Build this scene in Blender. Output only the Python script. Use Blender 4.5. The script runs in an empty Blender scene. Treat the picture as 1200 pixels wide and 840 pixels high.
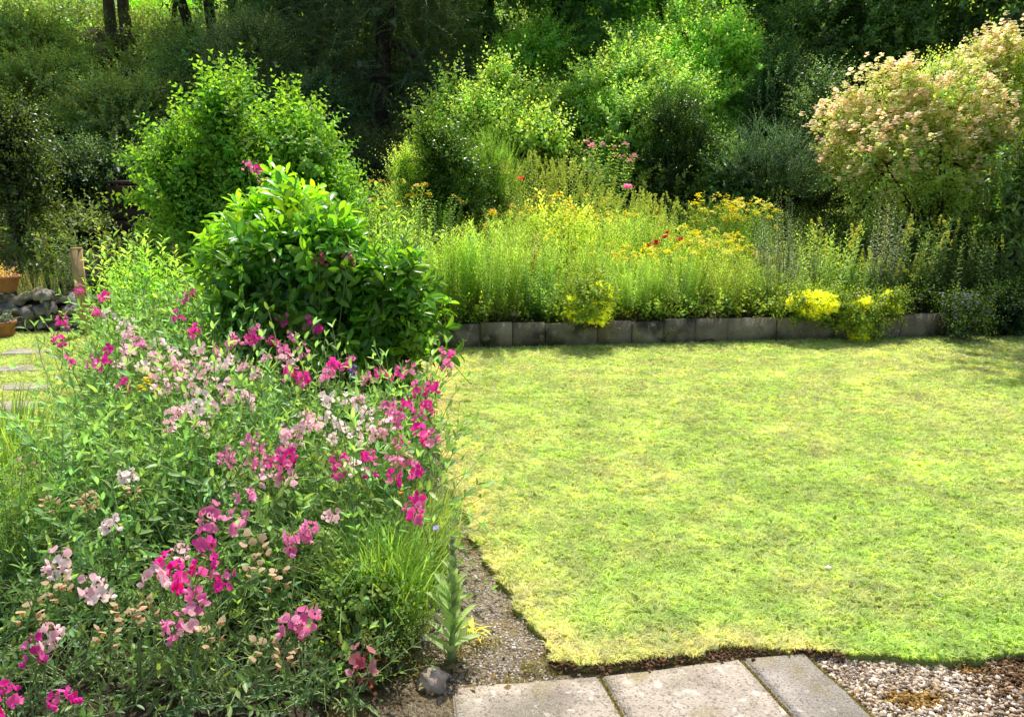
import bpy, math, numpy as np
from mathutils import noise as mn, Vector
rng = np.random.default_rng(11)
R = math.radians
scene = bpy.context.scene
col = scene.collection

# ------------------------------------------------------------------ camera model used for laying the garden out
CAMH, TH, F = 1.6, R(13.2), 980.0
def Zof(py, d):                       # height of a photo row at forward distance d
    return CAMH - d*math.tan(TH + math.atan((py-420)/F))
def Xof(px, d, z):
    return (px-600)/F*(d*math.cos(TH) + (CAMH-z)*math.sin(TH))
def gnd(px, py, z=0.0):
    d = (CAMH-z)/math.tan(TH + math.atan((py-420)/F))
    return Xof(px, d, z), d
def nz(x, y, s=1.0, k=0.0):
    return mn.noise(Vector((x*s, y*s, k)))
def wall_y(x): return 7.08 + (x+.67)*.114
LX = -1.1
def edge_y(x):
    return wall_y(x) if x > LX else 8.0
def H(x, y):
    t = y - edge_y(x) - .06
    if t < 0: return 0.0
    base = .20 if x > LX else .30
    h = base + .19*min(t, 3.2)
    if t > 3.2:
        u = t-3.2
        h += .50*min(u, 7.0) - (.14*math.exp(-u) - .14)*-.5
    if t > 10.2: h += .06*(t-10.2)
    return h + .05*nz(x, y, .7)*min(1, t)

# ------------------------------------------------------------------ mesh helpers
def T(v, q=(), t=(), c=(1, 1, 1)):
    v = np.asarray(v, float)
    c = np.asarray(c, float)
    if c.ndim == 1: c = np.tile(c, (len(v), 1))
    return dict(v=v, q=np.asarray(q, np.int64).reshape(-1, 4), t=np.asarray(t, np.int64).reshape(-1, 3), c=c)
def join(ts):
    V, Q, TT, C, n = [], [], [], [], 0
    for a in ts:
        V.append(a['v']); Q.append(a['q']+n); TT.append(a['t']+n); C.append(a['c']); n += len(a['v'])
    if not V: return T(np.zeros((0, 3)))
    return dict(v=np.concatenate(V), q=np.concatenate(Q), t=np.concatenate(TT), c=np.concatenate(C))
def place(a, M, P, tint=None):
    """copies of template a: M (N,3,3) columns are local axes, P (N,3)"""
    N, n = len(P), len(a['v'])
    V = np.einsum('nij,kj->nki', M, a['v']) + P[:, None, :]
    off = (np.arange(N)*n)[:, None, None]
    C = np.broadcast_to(a['c'][None], (N, n, 3))
    if tint is not None: C = C*tint[:, None, :]
    return dict(v=V.reshape(-1, 3), q=(a['q'][None]+off).reshape(-1, 4), t=(a['t'][None]+off).reshape(-1, 3), c=C.reshape(-1, 3))
def unit(a):
    return a/np.maximum(np.linalg.norm(a, axis=-1, keepdims=True), 1e-9)
def frames(y, up, scale=1.0, roll=None):
    y = unit(y); up = np.broadcast_to(up, y.shape)
    x = np.cross(y, up)
    bad = np.linalg.norm(x, axis=-1) < 1e-3
    x[bad] = np.cross(y[bad], np.array([1., .2, 0]))
    x = unit(x); z = np.cross(x, y)
    if roll is not None:
        c, s = np.cos(roll)[:, None], np.sin(roll)[:, None]
        x, z = x*c + z*s, z*c - x*s
    M = np.stack([x, y, z], axis=-1)
    return M*np.asarray(scale).reshape(-1, 1, 1)
def rv(n, s=1.0): return unit(rng.normal(size=(n, 3)))*s

def build(name, a, mat, parent=None, smooth=False):
    me = bpy.data.meshes.new(name)
    nv, nq, nt = len(a['v']), len(a['q']), len(a['t'])
    me.vertices.add(nv); me.vertices.foreach_set('co', a['v'].astype(np.float32).ravel())
    me.loops.add(nq*4+nt*3)
    me.loops.foreach_set('vertex_index', np.concatenate([a['q'].ravel(), a['t'].ravel()]).astype(np.int32))
    me.polygons.add(nq+nt)
    me.polygons.foreach_set('loop_start', np.concatenate([np.arange(nq)*4, nq*4+np.arange(nt)*3]).astype(np.int32))
    if smooth: me.polygons.foreach_set('use_smooth', np.ones(nq+nt, bool))
    at = me.color_attributes.new('Col', 'FLOAT_COLOR', 'POINT')
    at.data.foreach_set('color', np.concatenate([a['c'], np.ones((nv, 1))], 1).astype(np.float32).ravel())
    me.update(calc_edges=True)
    me.materials.append(mat)
    o = bpy.data.objects.new(name, me); col.objects.link(o)
    if parent is not None: o.parent = parent
    return o
def link(name, me, parent, loc=(0, 0, 0), rot=(0, 0, 0), s=1):
    o = bpy.data.objects.new(name, me); col.objects.link(o); o.parent = parent
    o.location = loc; o.rotation_euler = rot; o.scale = (s, s, s); return o
def tag(o, label=None, cat=None, group=None, kind=None):
    if label: o['label'] = label
    if cat: o['category'] = cat
    if group: o['group'] = group
    if kind: o['kind'] = kind
    return o
def thing(name, loc, label, cat, group=None):
    o = bpy.data.objects.new(name, None); col.objects.link(o); o.location = loc; o.empty_display_size = .1
    return tag(o, label, cat, group)

def leaf(L, W, nseg=2, curl=.1, fold=.15, peak=.45, rnd=1.0, c=(1, 1, 1), mid=1.0):
    """leaf along +Y, upper side +Z"""
    v = [(0, 0, 0)]; q = []; t = []; cc = [1.0]
    ss = np.linspace(0, 1, nseg+1)[1:-1] if nseg > 1 else []
    if nseg == 2: ss = [peak]
    for s in ss:
        w = W/2*(math.sin(math.pi*s**(math.log(.5)/math.log(peak)))**rnd)
        z = -curl*L*s*s
        for k, xx in ((0, -w), (1, 0), (2, w)):
            v.append((xx, s*L, z + (abs(xx)*fold*2))); cc.append(mid if k == 1 else 1.0)
    v.append((0, L*(1-curl*.25), -curl*L)); cc.append(1.0); e = len(v)-1
    if nseg == 1:
        v = [(0, 0, 0), (-W/2, L*peak, W*fold-curl*L*.25), (0, L, -curl*L), (W/2, L*peak, W*fold-curl*L*.25)]
        return T(v, [], [(0, 2, 1), (0, 3, 2)], c)
    m = len(ss)
    t += [(0, 2, 1), (0, 3, 2)]
    for k in range(m-1):
        a = 1+3*k; b = a+3
        q += [(a, a+1, b+1, b), (a+1, a+2, b+2, b+1)]
    a = 1+3*(m-1)
    t += [(a, a+1, e), (a+1, a+2, e)]
    return T(v, q, t, np.array(cc)[:, None]*np.array(c)[None])

def tube(pts, rad, sides=4, c=(1, 1, 1)):
    pts = np.asarray(pts, float); n = len(pts)
    d = unit(np.gradient(pts, axis=0)); up = np.array([0.13, .21, .97])
    x = unit(np.cross(d, up)); z = np.cross(x, d)
    a = np.arange(sides)*2*np.pi/sides
    rad = np.broadcast_to(rad, n)
    V = pts[:, None]+rad[:, None, None]*(np.cos(a)[None, :, None]*x[:, None]+np.sin(a)[None, :, None]*z[:, None])
    q = []
    for i in range(n-1):
        for j in range(sides):
            k = (j+1) % sides
            q.append((i*sides+j, i*sides+k, (i+1)*sides+k, (i+1)*sides+j))
    q = np.array(q)[:, ::-1]
    return T(V.reshape(-1, 3), q, [], c)
def bezier(p0, p1, sag, n=5):
    p0, p1 = np.asarray(p0, float), np.asarray(p1, float)
    m = (p0+p1)/2+np.asarray(sag, float); s = np.linspace(0, 1, n)[:, None]
    return p0*(1-s)**2+2*m*s*(1-s)+p1*s*s
def box(x0, x1, y0, y1, z0, z1, bev=.006, jit=0.0, c=(1, 1, 1)):
    import bmesh
    bm = bmesh.new(); bmesh.ops.create_cube(bm, size=1)
    for v in bm.verts:
        v.co = Vector(((x0+x1)/2+v.co.x*(x1-x0), (y0+y1)/2+v.co.y*(y1-y0), (z0+z1)/2+v.co.z*(z1-z0)))
    if jit:
        for v in bm.verts: v.co += Vector(rng.normal(size=3)*jit)
    if bev: bmesh.ops.bevel(bm, geom=bm.edges[:], offset=bev, segments=2, affect='EDGES')
    return from_bm(bm, c)
def from_bm(bm, c=(1, 1, 1)):
    import bmesh
    bm.verts.ensure_lookup_table(); bm.verts.index_update()
    big = [f for f in bm.faces if len(f.verts) > 4]
    if big: bmesh.ops.triangulate(bm, faces=big)
    v = [tuple(x.co) for x in bm.verts]
    q = [[x.index for x in f.verts] for f in bm.faces if len(f.verts) == 4]
    t = [[x.index for x in f.verts] for f in bm.faces if len(f.verts) == 3]
    bm.free(); return T(v, q, t, c)
def rock(sx, sy, sz, seed, sub=3, rough=.25, c=(1, 1, 1)):
    import bmesh
    bm = bmesh.new(); bmesh.ops.create_icosphere(bm, subdivisions=sub, radius=1)
    for v in bm.verts:
        k = 1+rough*mn.noise(v.co*1.3+Vector((seed*3.1, seed, 0)))+rough*.35*mn.noise(v.co*4+Vector((seed, 0, 0)))
        p = v.co*k
        # facets
        for ax in (Vector((.8, .3, .5)), Vector((-.6, .7, .3)), Vector((.1, -.8, .6)), Vector((0, .1, 1))):
            a = ax.normalized(); dd = p.dot(a)
            if dd > .78: p -= a*(dd-.78)*.8
        v.co = Vector((p.x*sx, p.y*sy, p.z*sz))
    return from_bm(bm, c)
def shift(a, p, rotz=0.0, tilt=(0, 0), s=1.0):
    c, si = math.cos(rotz), math.sin(rotz)
    Mz = np.array([[c, -si, 0], [si, c, 0], [0, 0, 1]])
    cx, sx = math.cos(tilt[0]), math.sin(tilt[0]); cy, sy = math.cos(tilt[1]), math.sin(tilt[1])
    Mx = np.array([[1, 0, 0], [0, cx, -sx], [0, sx, cx]]); My = np.array([[cy, 0, sy], [0, 1, 0], [-sy, 0, cy]])
    b = dict(a); b['v'] = (a['v']*s) @ (Mz@Mx@My).T + np.asarray(p, float); return b
def lathe(prof, n=28, c=(1, 1, 1)):
    v, q = [], []
    for r, z in prof:
        for k in range(n): a = 2*math.pi*k/n; v.append((r*math.cos(a), r*math.sin(a), z))
    for i in range(len(prof)-1):
        for k in range(n): q.append((i*n+k, i*n+(k+1) % n, (i+1)*n+(k+1) % n, (i+1)*n+k))
    return T(v, q, [], c)

# ------------------------------------------------------------------ materials
def newmat(name):
    m = bpy.data.materials.new(name); m.use_nodes = True
    nt = m.node_tree; nt.nodes.clear()
    out = nt.nodes.new('ShaderNodeOutputMaterial')
    return m, nt, out
def N(nt, t, **kw):
    n = nt.nodes.new(t)
    for k, v in kw.items(): setattr(n, k, v)
    return n
def leafmat(name, rough=.5, trans=.4, spec=.35, tt=(1.25, 1.35, .45), scale=30, gain=1.6):
    m, nt, out = newmat(name)
    at = N(nt, 'ShaderNodeAttribute', attribute_name='Col')
    tc = N(nt, 'ShaderNodeTexCoord'); no = N(nt, 'ShaderNodeTexNoise'); no.inputs['Scale'].default_value = scale
    nt.links.new(tc.outputs['Object'], no.inputs['Vector'])
    mr = N(nt, 'ShaderNodeMapRange'); mr.inputs[3].default_value = .75*gain; mr.inputs[4].default_value = 1.25*gain
    nt.links.new(no.outputs['Fac'], mr.inputs[0])
    mu = N(nt, 'ShaderNodeVectorMath', operation='SCALE')
    nt.links.new(at.outputs['Color'], mu.inputs[0]); nt.links.new(mr.outputs[0], mu.inputs['Scale'])
    p = N(nt, 'ShaderNodeBsdfPrincipled')
    p.inputs['Roughness'].default_value = rough; p.inputs['Specular IOR Level'].default_value = spec
    nt.links.new(mu.outputs[0], p.inputs['Base Color'])
    tm = N(nt, 'ShaderNodeVectorMath', operation='MULTIPLY'); tm.inputs[1].default_value = tt
    nt.links.new(mu.outputs[0], tm.inputs[0])
    tr = N(nt, 'ShaderNodeBsdfTranslucent'); nt.links.new(tm.outputs[0], tr.inputs['Color'])
    mx = N(nt, 'ShaderNodeMixShader'); mx.inputs[0].default_value = trans
    nt.links.new(p.outputs[0], mx.inputs[1]); nt.links.new(tr.outputs[0], mx.inputs[2])
    nt.links.new(mx.outputs[0], out.inputs[0])
    return m
def stonemat(name, stops, scale=6, rough=.9, bump=.4, bscale=60, dist=.004, spots=None, usecol=False, coord='Object'):
    m, nt, out = newmat(name)
    tc = N(nt, 'ShaderNodeTexCoord')
    no = N(nt, 'ShaderNodeTexNoise'); no.inputs['Scale'].default_value = scale; no.inputs['Detail'].default_value = 8; no.inputs['Roughness'].default_value = .65
    nt.links.new(tc.outputs[coord], no.inputs['Vector'])
    cr = N(nt, 'ShaderNodeValToRGB')
    e = cr.color_ramp.elements
    while len(e) < len(stops): e.new(.5)
    for k, (pos, c) in enumerate(stops): e[k].position = pos; e[k].color = (*c, 1)
    nt.links.new(no.outputs['Fac'], cr.inputs[0])
    last = cr.outputs[0]
    for sc, lo, hi, c, fac in (spots or []):
        n2 = N(nt, 'ShaderNodeTexNoise'); n2.inputs['Scale'].default_value = sc; n2.inputs['Detail'].default_value = 5
        nt.links.new(tc.outputs[coord], n2.inputs['Vector'])
        mr = N(nt, 'ShaderNodeMapRange'); mr.inputs[1].default_value = lo; mr.inputs[2].default_value = hi; mr.inputs[4].default_value = fac
        nt.links.new(n2.outputs['Fac'], mr.inputs[0])
        mx = N(nt, 'ShaderNodeMix', data_type='RGBA'); mx.inputs['B'].default_value = (*c, 1)
        nt.links.new(mr.outputs[0], mx.inputs['Factor']); nt.links.new(last, mx.inputs['A']); last = mx.outputs['Result']
    if usecol:
        at = N(nt, 'ShaderNodeAttribute', attribute_name='Col'); mu = N(nt, 'ShaderNodeVectorMath', operation='MULTIPLY')
        nt.links.new(last, mu.inputs[0]); nt.links.new(at.outputs['Color'], mu.inputs[1]); last = mu.outputs[0]
    p = N(nt, 'ShaderNodeBsdfPrincipled'); p.inputs['Roughness'].default_value = rough; p.inputs['Specular IOR Level'].default_value = .25
    nt.links.new(last, p.inputs['Base Color'])
    b = N(nt, 'ShaderNodeTexNoise'); b.inputs['Scale'].default_value = bscale; b.inputs['Detail'].default_value = 6
    nt.links.new(tc.outputs[coord], b.inputs['Vector'])
    bm = N(nt, 'ShaderNodeBump'); bm.inputs['Strength'].default_value = bump; bm.inputs['Distance'].default_value = dist
    nt.links.new(b.outputs['Fac'], bm.inputs['Height']); nt.links.new(bm.outputs[0], p.inputs['Normal'])
    nt.links.new(p.outputs[0], out.inputs[0]); return m

M_LEAF = leafmat('leaf_soft', .42, .5, .4, (1.75, 1.75, .5), gain=1.75)
M_LEAFN = leafmat('leaf_narrow', .45, .5, .35, (1.65, 1.65, .75), gain=2.4)
M_GLOSS = leafmat('leaf_glossy', .3, .42, .5, (2.1, 2.2, .4), gain=1.35)
M_FAR = leafmat('leaf_far', .38, .5, .5, (1.75, 1.7, .75), scale=1.2, gain=3.8)
M_BUSH = leafmat('leaf_bush', .38, .5, .5, (1.7, 1.65, .8), scale=3, gain=3.1)
M_PEA = leafmat('leaf_pea', .42, .42, .45, (1.55, 1.65, .7), gain=1.9)
M_SILV = leafmat('leaf_silver', .5, .3, .4, (1.3, 1.35, .8), gain=1.5)
M_GRASS = leafmat('grass_blade', .5, .5, .25, (1.35, 1.35, .6), scale=3, gain=1.6)
M_PETAL = leafmat('petal', .5, .5, .2, (1.3, 1.12, 1.15), scale=60, gain=1.2)
M_YPETAL = leafmat('petal_yellow', .5, .4, .2, (1.15, 1.1, .7), scale=60, gain=1.25)
M_FROTH = leafmat('froth_petal', .5, .6, .2, (1.5, 1.5, .6), scale=60, gain=1.9)
M_STEM = leafmat('green_stem', .5, .1, .3, gain=1.4)
M_BARK = stonemat('bark', [(.3, (.05, .04, .03)), (.7, (.16, .13, .10))], 9, .95, .8, 30, .02, usecol=True)
M_SOIL = stonemat('soil', [(.3, (.028, .020, .013)), (.7, (.085, .062, .042))], 5, 1, 1, 30, .02, spots=[(2.2, .5, .62, (.03, .05, .015), .8)])
M_SLAB = stonemat('paving_stone', [(.25, (.36, .305, .25)), (.5, (.50, .435, .37)), (.75, (.64, .57, .49))], 9, .95, 1.0, 160, .006,
                  spots=[(3.5, .5, .66, (.16, .14, .12), .55), (120, .52, .62, (.16, .13, .11), .75), (23, .60, .66, (.70, .68, .62), .8), (2.2, .5, .6, (.20, .19, .13), .55), (45, .62, .67, (.12, .10, .08), .55), (6, .58, .70, (.28, .22, .09), .6), (240, .56, .64, (.66, .62, .54), .7)], usecol=True)
M_CONC = stonemat('old_concrete', [(.25, (.15, .125, .10)), (.5, (.30, .255, .205)), (.8, (.48, .42, .35))], 5, .95, .8, 70, .005,
                  spots=[(3, .5, .62, (.035, .035, .028), .85), (14, .62, .68, (.38, .37, .33), .6)], usecol=True)
M_GRAVEL = stonemat('gravel_bed', [(.3, (.10, .075, .045)), (.5, (.24, .19, .12)), (.7, (.38, .32, .22))], 60, .95, 1, 90, .01,
                    spots=[(4, .47, .60, (.22, .15, .035), .8), (9, .55, .65, (.09, .06, .03), .6)])
M_PEB = stonemat('pebble', [(.3, (.6, .6, .6)), (.7, (1, 1, 1))], 40, .85, .2, 200, .001, usecol=True)
M_STONE = stonemat('field_stone', [(.3, (.20, .18, .155)), (.6, (.38, .345, .30)), (.8, (.55, .51, .46))], 12, .95, .8, 60, .006,
                   spots=[(20, .6, .68, (.5, .5, .44), .7)], usecol=True)
M_TERRA = stonemat('terracotta', [(.3, (.30, .12, .06)), (.7, (.48, .21, .11))], 14, .85, .3, 90, .002)
M_WOOD = stonemat('weathered_wood', [(.3, (.42, .27, .13)), (.7, (.62, .43, .23))], 18, .8, .5, 80, .003, usecol=True)
M_DWOOD = stonemat('dark_stained_wood', [(.3, (.040, .026, .021)), (.7, (.085, .055, .044))], 10, .9, .5, 60, .003)
M_TURF = stonemat('turf', [(.3, (.20, .24, .06)), (.7, (.36, .40, .12))], 7, 1, 1, 120, .01, spots=[(2.5, .52, .66, (.34, .28, .10), .6)])

# ------------------------------------------------------------------ setting: ground, lawn, gravel, slabs
def grid(xs, ys, fz):
    v = [(x, y, fz(x, y)) for y in ys for x in xs]; n = len(xs)
    q = [(j*n+i, j*n+i+1, (j+1)*n+i+1, (j+1)*n+i) for j in range(len(ys)-1) for i in range(n-1)]
    return T(v, q)
xs = np.concatenate([[-90, -50, -30, -20], np.arange(-14, 14.01, .2), [20, 30, 50, 90]])
ys = np.concatenate([[-40, -10, 0, 1], np.arange(2, 24, .16), np.arange(24, 40, 2), [60, 90, 140]])
tag(build('ground', grid(xs, ys, lambda x, y: H(x, y)-.03), M_SOIL, smooth=True), 'dark garden soil rising as a wooded bank', kind='structure')

from mathutils.geometry import tessellate_polygon
def polymesh(pts, z, skirt=.03, wob=0.0):
    # dense outline polygon with side skirt
    P = []
    for k in range(len(pts)):
        a, b = np.array(pts[k]), np.array(pts[(k+1) % len(pts)]); n = max(1, int(np.linalg.norm(b-a)/.02))
        if np.linalg.norm(b-a) > 4: n = 20
        for i in range(n):
            p = a+(b-a)*i/n; P.append((p[0]+wob*nz(p[0], p[1], 6, 1)+wob*.8*nz(p[0], p[1], 17, 4)+wob*.6*nz(p[0], p[1], 41, 2), p[1]+wob*nz(p[0], p[1], 6, 7)+wob*.6*nz(p[0], p[1], 19, 9)+wob*.5*nz(p[0], p[1], 43, 9)))
    n = len(P)
    t = tessellate_polygon([[Vector((p[0], p[1], 0)) for p in P]])
    V = [(p[0], p[1], z) for p in P]+[(p[0], p[1], z-skirt) for p in P]
    t = [tuple(x) for x in t]
    q = [(k, k+n, (k+1) % n+n, (k+1) % n) for k in range(n)]
    return T(V, q, t), np.array(P)
lawn_edge = [gnd(*p) for p in ((652, 780), (628, 745), (596, 700), (568, 655), (545, 612), (522, 555), (508, 500), (508, 450))]
lawn_pts = [gnd(652, 781), gnd(720, 779), gnd(800, 772), gnd(870, 762), gnd(945, 764), gnd(1000, 772), gnd(1080, 776), gnd(1140, 778), gnd(1200, 768), (3.2, 2.55), (7, 2.6), (7, 7.9)] + \
           [(4.0, wall_y(4.0)-.02), (-.9, wall_y(-.9)-.02)] + [lawn_edge[k] for k in range(7, 0, -1)]
lm, LP = polymesh(lawn_pts, .006, .03, .03)
tag(build('lawn', lm, M_TURF), 'sunlit mown lawn in front of the low concrete edging', kind='structure')
ll_pts = [(-2.55, 4.1), (-2.45, 5.0), (-2.6, 6.2), (-2.7, 7.6), (-4.0, 7.85), (-9, 7.9), (-9, 3.2), (-2.3, 3.2)]
lm2, LP2 = polymesh(ll_pts, .012, .05, .03)
tag(build('side_lawn', lm2, M_TURF), 'strip of lawn with stepping stones beyond the sweet peas', kind='structure')
gr, _ = polymesh([(-.6, 1.0), (3.6, 1.0), (3.6, 2.62), (.2, 2.62), (.05, 3.2), (-.2, 3.9), (-.42, 4.9), (-.5, 6.9), (-.8, 6.9), (-.62, 4.5), (-.42, 3.0), (-.55, 2.3)], -.012, .03, .02)
tag(build('gravel_path', gr, M_GRAVEL), 'mossy gravel strip between flower bed and lawn', kind='structure')

def inpoly(P, x, y):
    c = np.zeros(len(x), bool); n = len(P); j = n-1
    for i in range(n):
        xi, yi, xj, yj = P[i, 0], P[i, 1], P[j, 0], P[j, 1]
        m = ((yi > y) != (yj > y)) & (x < (xj-xi)*(y-yi)/(yj-yi+1e-12)+xi); c ^= m; j = i
    return c
def vnoise(x, y, s, seed=0):
    # cheap vectorised value noise
    X, Y = x*s, y*s; xi, yi = np.floor(X).astype(int), np.floor(Y).astype(int); fx, fy = X-xi, Y-yi
    fx = fx*fx*(3-2*fx); fy = fy*fy*(3-2*fy)
    h = lambda a, b: ((np.sin(a*127.1+b*311.7+seed*74.7)*43758.5453) % 1.0)
    return (h(xi, yi)*(1-fx)+h(xi+1, yi)*fx)*(1-fy)+(h(xi, yi+1)*(1-fx)+h(xi+1, yi+1)*fx)*fy
def edge_dist(P, x, y):
    d = np.full(len(x), 9.0)
    for i in range(len(P)):
        a, b = P[i], P[(i+1) % len(P)]; ab = b-a; L2 = ab@ab
        if L2 < 1e-9: continue
        t = np.clip(((x-a[0])*ab[0]+(y-a[1])*ab[1])/L2, 0, 1)
        d = np.minimum(d, np.hypot(x-a[0]-t*ab[0], y-a[1]-t*ab[1]))
    return d
def blades(n, P, xr, yr, gfun, dens_far=.5, hmul=1.0):
    # sample denser close to the camera
    u = rng.random(n); y = yr[0]+(yr[1]-yr[0])*u**1.35; x = xr[0]+(xr[1]-xr[0])*rng.random(n)
    vis = np.abs(x) < (y*.78+1.5); x, y = x[vis], y[vis]
    k = inpoly(P, x, y); x, y = x[k], y[k]; n = len(x)
    ed = edge_dist(P, x, y)
    far = np.clip((y-2.3)/5, 0, 1)
    lush = vnoise(x, y, 2.6, 2)*.6+vnoise(x, y, 7, 5)*.4
    h = (.012+.018*rng.random(n))*(1+.35*(lush-.4))*hmul*(1+.3*far); w = (.0028+.0026*rng.random(n))*(1+.9*far)
    az = vnoise(x, y, 38, 6)*9+vnoise(x, y, 13, 8)*7+rng.random(n)*2.4; lean = .45+.9*rng.random(n)
    tuft = vnoise(x, y, 44, 12); h = h*(.7+.6*tuft)
    dx, dy = np.cos(az), np.sin(az)
    sx, sy = -dy, dx
    p0 = np.stack([x, y, np.full(n, .008)], 1)
    sv = np.stack([sx, sy, np.zeros(n)], 1)*(w/2)[:, None]
    m = p0+np.stack([dx*h*lean*.35, dy*h*lean*.35, h*.62], 1)
    e = p0+np.stack([dx*h*lean, dy*h*lean, h*(.95-.35*lean*.6)], 1)
    V = np.stack([p0-sv, p0+sv, m+sv*.85, m-sv*.85, e], 1).reshape(-1, 3)
    o = (np.arange(n)*5)[:, None]
    q = o+np.array([[0, 1, 2, 3]]); t = o+np.array([[3, 2, 4]])
    dry = gfun(x, y, ed)+.38*(rng.random(n)-.5)+.22*(vnoise(x, y, 1.7, 9)-.5)+.25*(vnoise(x, y, 6.3, 3)-.5)+.35*(vnoise(x, y, 15, 23)-.5)
    dry = np.clip(dry, 0, 1)[:, None]
    g = np.array([.29, .40, .12]); g2 = np.array([.44, .51, .19]); s = np.array([.56, .50, .34])
    mixg = rng.random((n, 1)); c = (g*(1-mixg)+g2*mixg)*(1-dry)+s*dry
    c = c*(.72+.56*rng.random((n, 1)))*(.86+.28*tuft[:, None])*(.9+.2*vnoise(x, y, 19, 14)[:, None])
    return T(V, q, t, np.repeat(c, 5, 0)), 
def dry_main(x, y, ed):
    lo = np.clip(1-ed/.22, 0, 1)
    near_slab = np.clip(1-(y-2.35)/.35, 0, 1)*(x < 1.0)
    green_corner = np.clip((x-1.0)/.3, 0, 1)*np.clip(1-(y-2.3)/.5, 0, 1)
    far = np.clip((y-3.2)/3, 0, 1)
    left = np.clip(1-(x+.35)/.5, 0, 1)*np.clip((y-3)/1, 0, 1)
    return .20+.36*lo*(x < 1.1)*(y < 6.8)+.25*near_slab-.5*green_corner+.16*far+.15*left
gb, = blades(2000000, LP, (-1, 7), (2.3, 7.6), dry_main)
tag(build('lawn_grass', gb, M_GRASS), 'short mown grass, green mixed with straw', kind='stuff')
gb2, = blades(330000, LP2, (-6, -2.2), (3.2, 7.9), lambda x, y, e: .25+0*x)
tag(build('side_lawn_grass', gb2, M_GRASS), 'short grass around the stepping stones', kind='stuff')

# clover-like rough turf tufts at the lawn's front right corner
clv = leaf(.016, .014, 2, .1, .1, .55, .7)
x = .85+1.5*rng.random(4200); y = 2.36+.5*rng.random(4200)**1.9; k = inpoly(LP, x, y) & (rng.random(4200) < np.clip((x-.9)/.7, .1, 1)*(vnoise(x, y, 9, 44) > .38)); x, y = x[k], y[k]; n = len(x)
zz = .01+.035*rng.random(n)
clT = place(clv, frames(unit(rv(n)+[0, 0, .4]), [0, 0, 1.], .5+.7*rng.random(n), rng.normal(size=n)*.6), np.stack([x, y, zz], 1), np.array([.20, .30, .08])*(.6+.8*rng.random((n, 1))))
tag(build('clover', clT, M_GRASS), 'low bright green clover along the lawn edge beside the gravel', kind='stuff')

# broad-leaved weeds pressed into the mown turf
n = 2600; x = -.4+3.6*rng.random(n); y = 2.5+4*rng.random(n); k = inpoly(LP, x, y) & (vnoise(x, y, 2.1, 31) > .58); x, y = x[k], y[k]
x = np.repeat(x, 4)+rng.normal(size=len(x)*4)*.012; y = np.repeat(y, 4)+rng.normal(size=len(y)*4)*.012; n = len(x)
wd = place(leaf(.026, .014, 2, .2, .15, .5, .8), frames(unit(rv(n)*[1, 1, .25]+[0, 0, .15]), [0, 0, 1.], .6+.7*rng.random(n), rng.normal(size=n)*.3), np.stack([x, y, .012+.012*rng.random(n)], 1), np.array([.17, .29, .06])*(.6+.8*rng.random((n, 1))))
tag(build('turf_weeds', wd, M_GRASS), 'small broad-leaved weeds scattered through the mown grass', kind='stuff')
# slabs
def slab(pts, z0, z1, name, label, group=None, c=(1, 1, 1)):
    import bmesh
    bm = bmesh.new(); vs = [bm.verts.new((p[0], p[1], z1)) for p in pts]; f = bm.faces.new(vs)
    r = bmesh.ops.extrude_face_region(bm, geom=[f])
    for v in [g for g in r['geom'] if isinstance(g, bmesh.types.BMVert)]: v.co.z = z0
    bmesh.ops.subdivide_edges(bm, edges=[e for e in bm.edges if abs(e.verts[0].co.z-e.verts[1].co.z) < .001], cuts=8, use_grid_fill=True)
    for v in bm.verts:
        v.co.x += .006*nz(v.co.x, v.co.y, 9, z0); v.co.y += .006*nz(v.co.x, v.co.y, 9, 5)
    bmesh.ops.recalc_face_normals(bm, faces=bm.faces)
    ed = [e for e in bm.edges if e.calc_face_angle(0) > .8]
    bmesh.ops.bevel(bm, geom=ed, offset=.007, segments=2, affect='EDGES')
    o = build(name, from_bm(bm, c), M_SLAB, smooth=False)
    return tag(o, label, 'paving slab', group)
A = lambda px, py: gnd(px, py)
e = .006
def q4(a, b, c_, d_): return [a, b, c_, d_]
a0, a1 = A(575, 797), A(703, 792); a2 = A(869, 773); a3 = A(944, 767)
dirn = np.array([.22, -.98]);
def ext(p, d, L): return (p[0]+d[0]*L, p[1]+d[1]*L)
j0 = unit(np.array([.05, -.4])); j1 = unit(np.array([.10, -.42])); j2 = unit(np.array([.11, -.42])); j3 = unit(np.array([.12, -.42]))
slab([(a0[0]-.12, a0[1]-.04), (a1[0]-e, a1[1]), ext((a1[0]-e, a1[1]), j1, .62), ext((a0[0]-.12, a0[1]), j0, .62)], -.03, .004, 'paving_slab', 'stained grey paving slab with mossy left end, nearest the flower bed', 'paving slabs in the foreground', (.97, .95, .9))
slab([(a1[0]+e, a1[1]), (a2[0]-e, a2[1]), ext((a2[0]-e, a2[1]), j2, .62), ext((a1[0]+e, a1[1]), j1, .62)], -.03, .005, 'paving_slab', 'wide pale square paving slab in the middle of the foreground row', 'paving slabs in the foreground', (1.05, 1.02, .97))
slab([(a2[0]+e, a2[1]), (a3[0]-e, a3[1]), ext((a3[0]-e, a3[1]), j3, .62), ext((a2[0]+e, a2[1]), j2, .62)], -.03, .009, 'paving_slab', 'narrow smoother grey paving slab bordering the loose gravel', 'paving slabs in the foreground', (.86, .86, .87))
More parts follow.
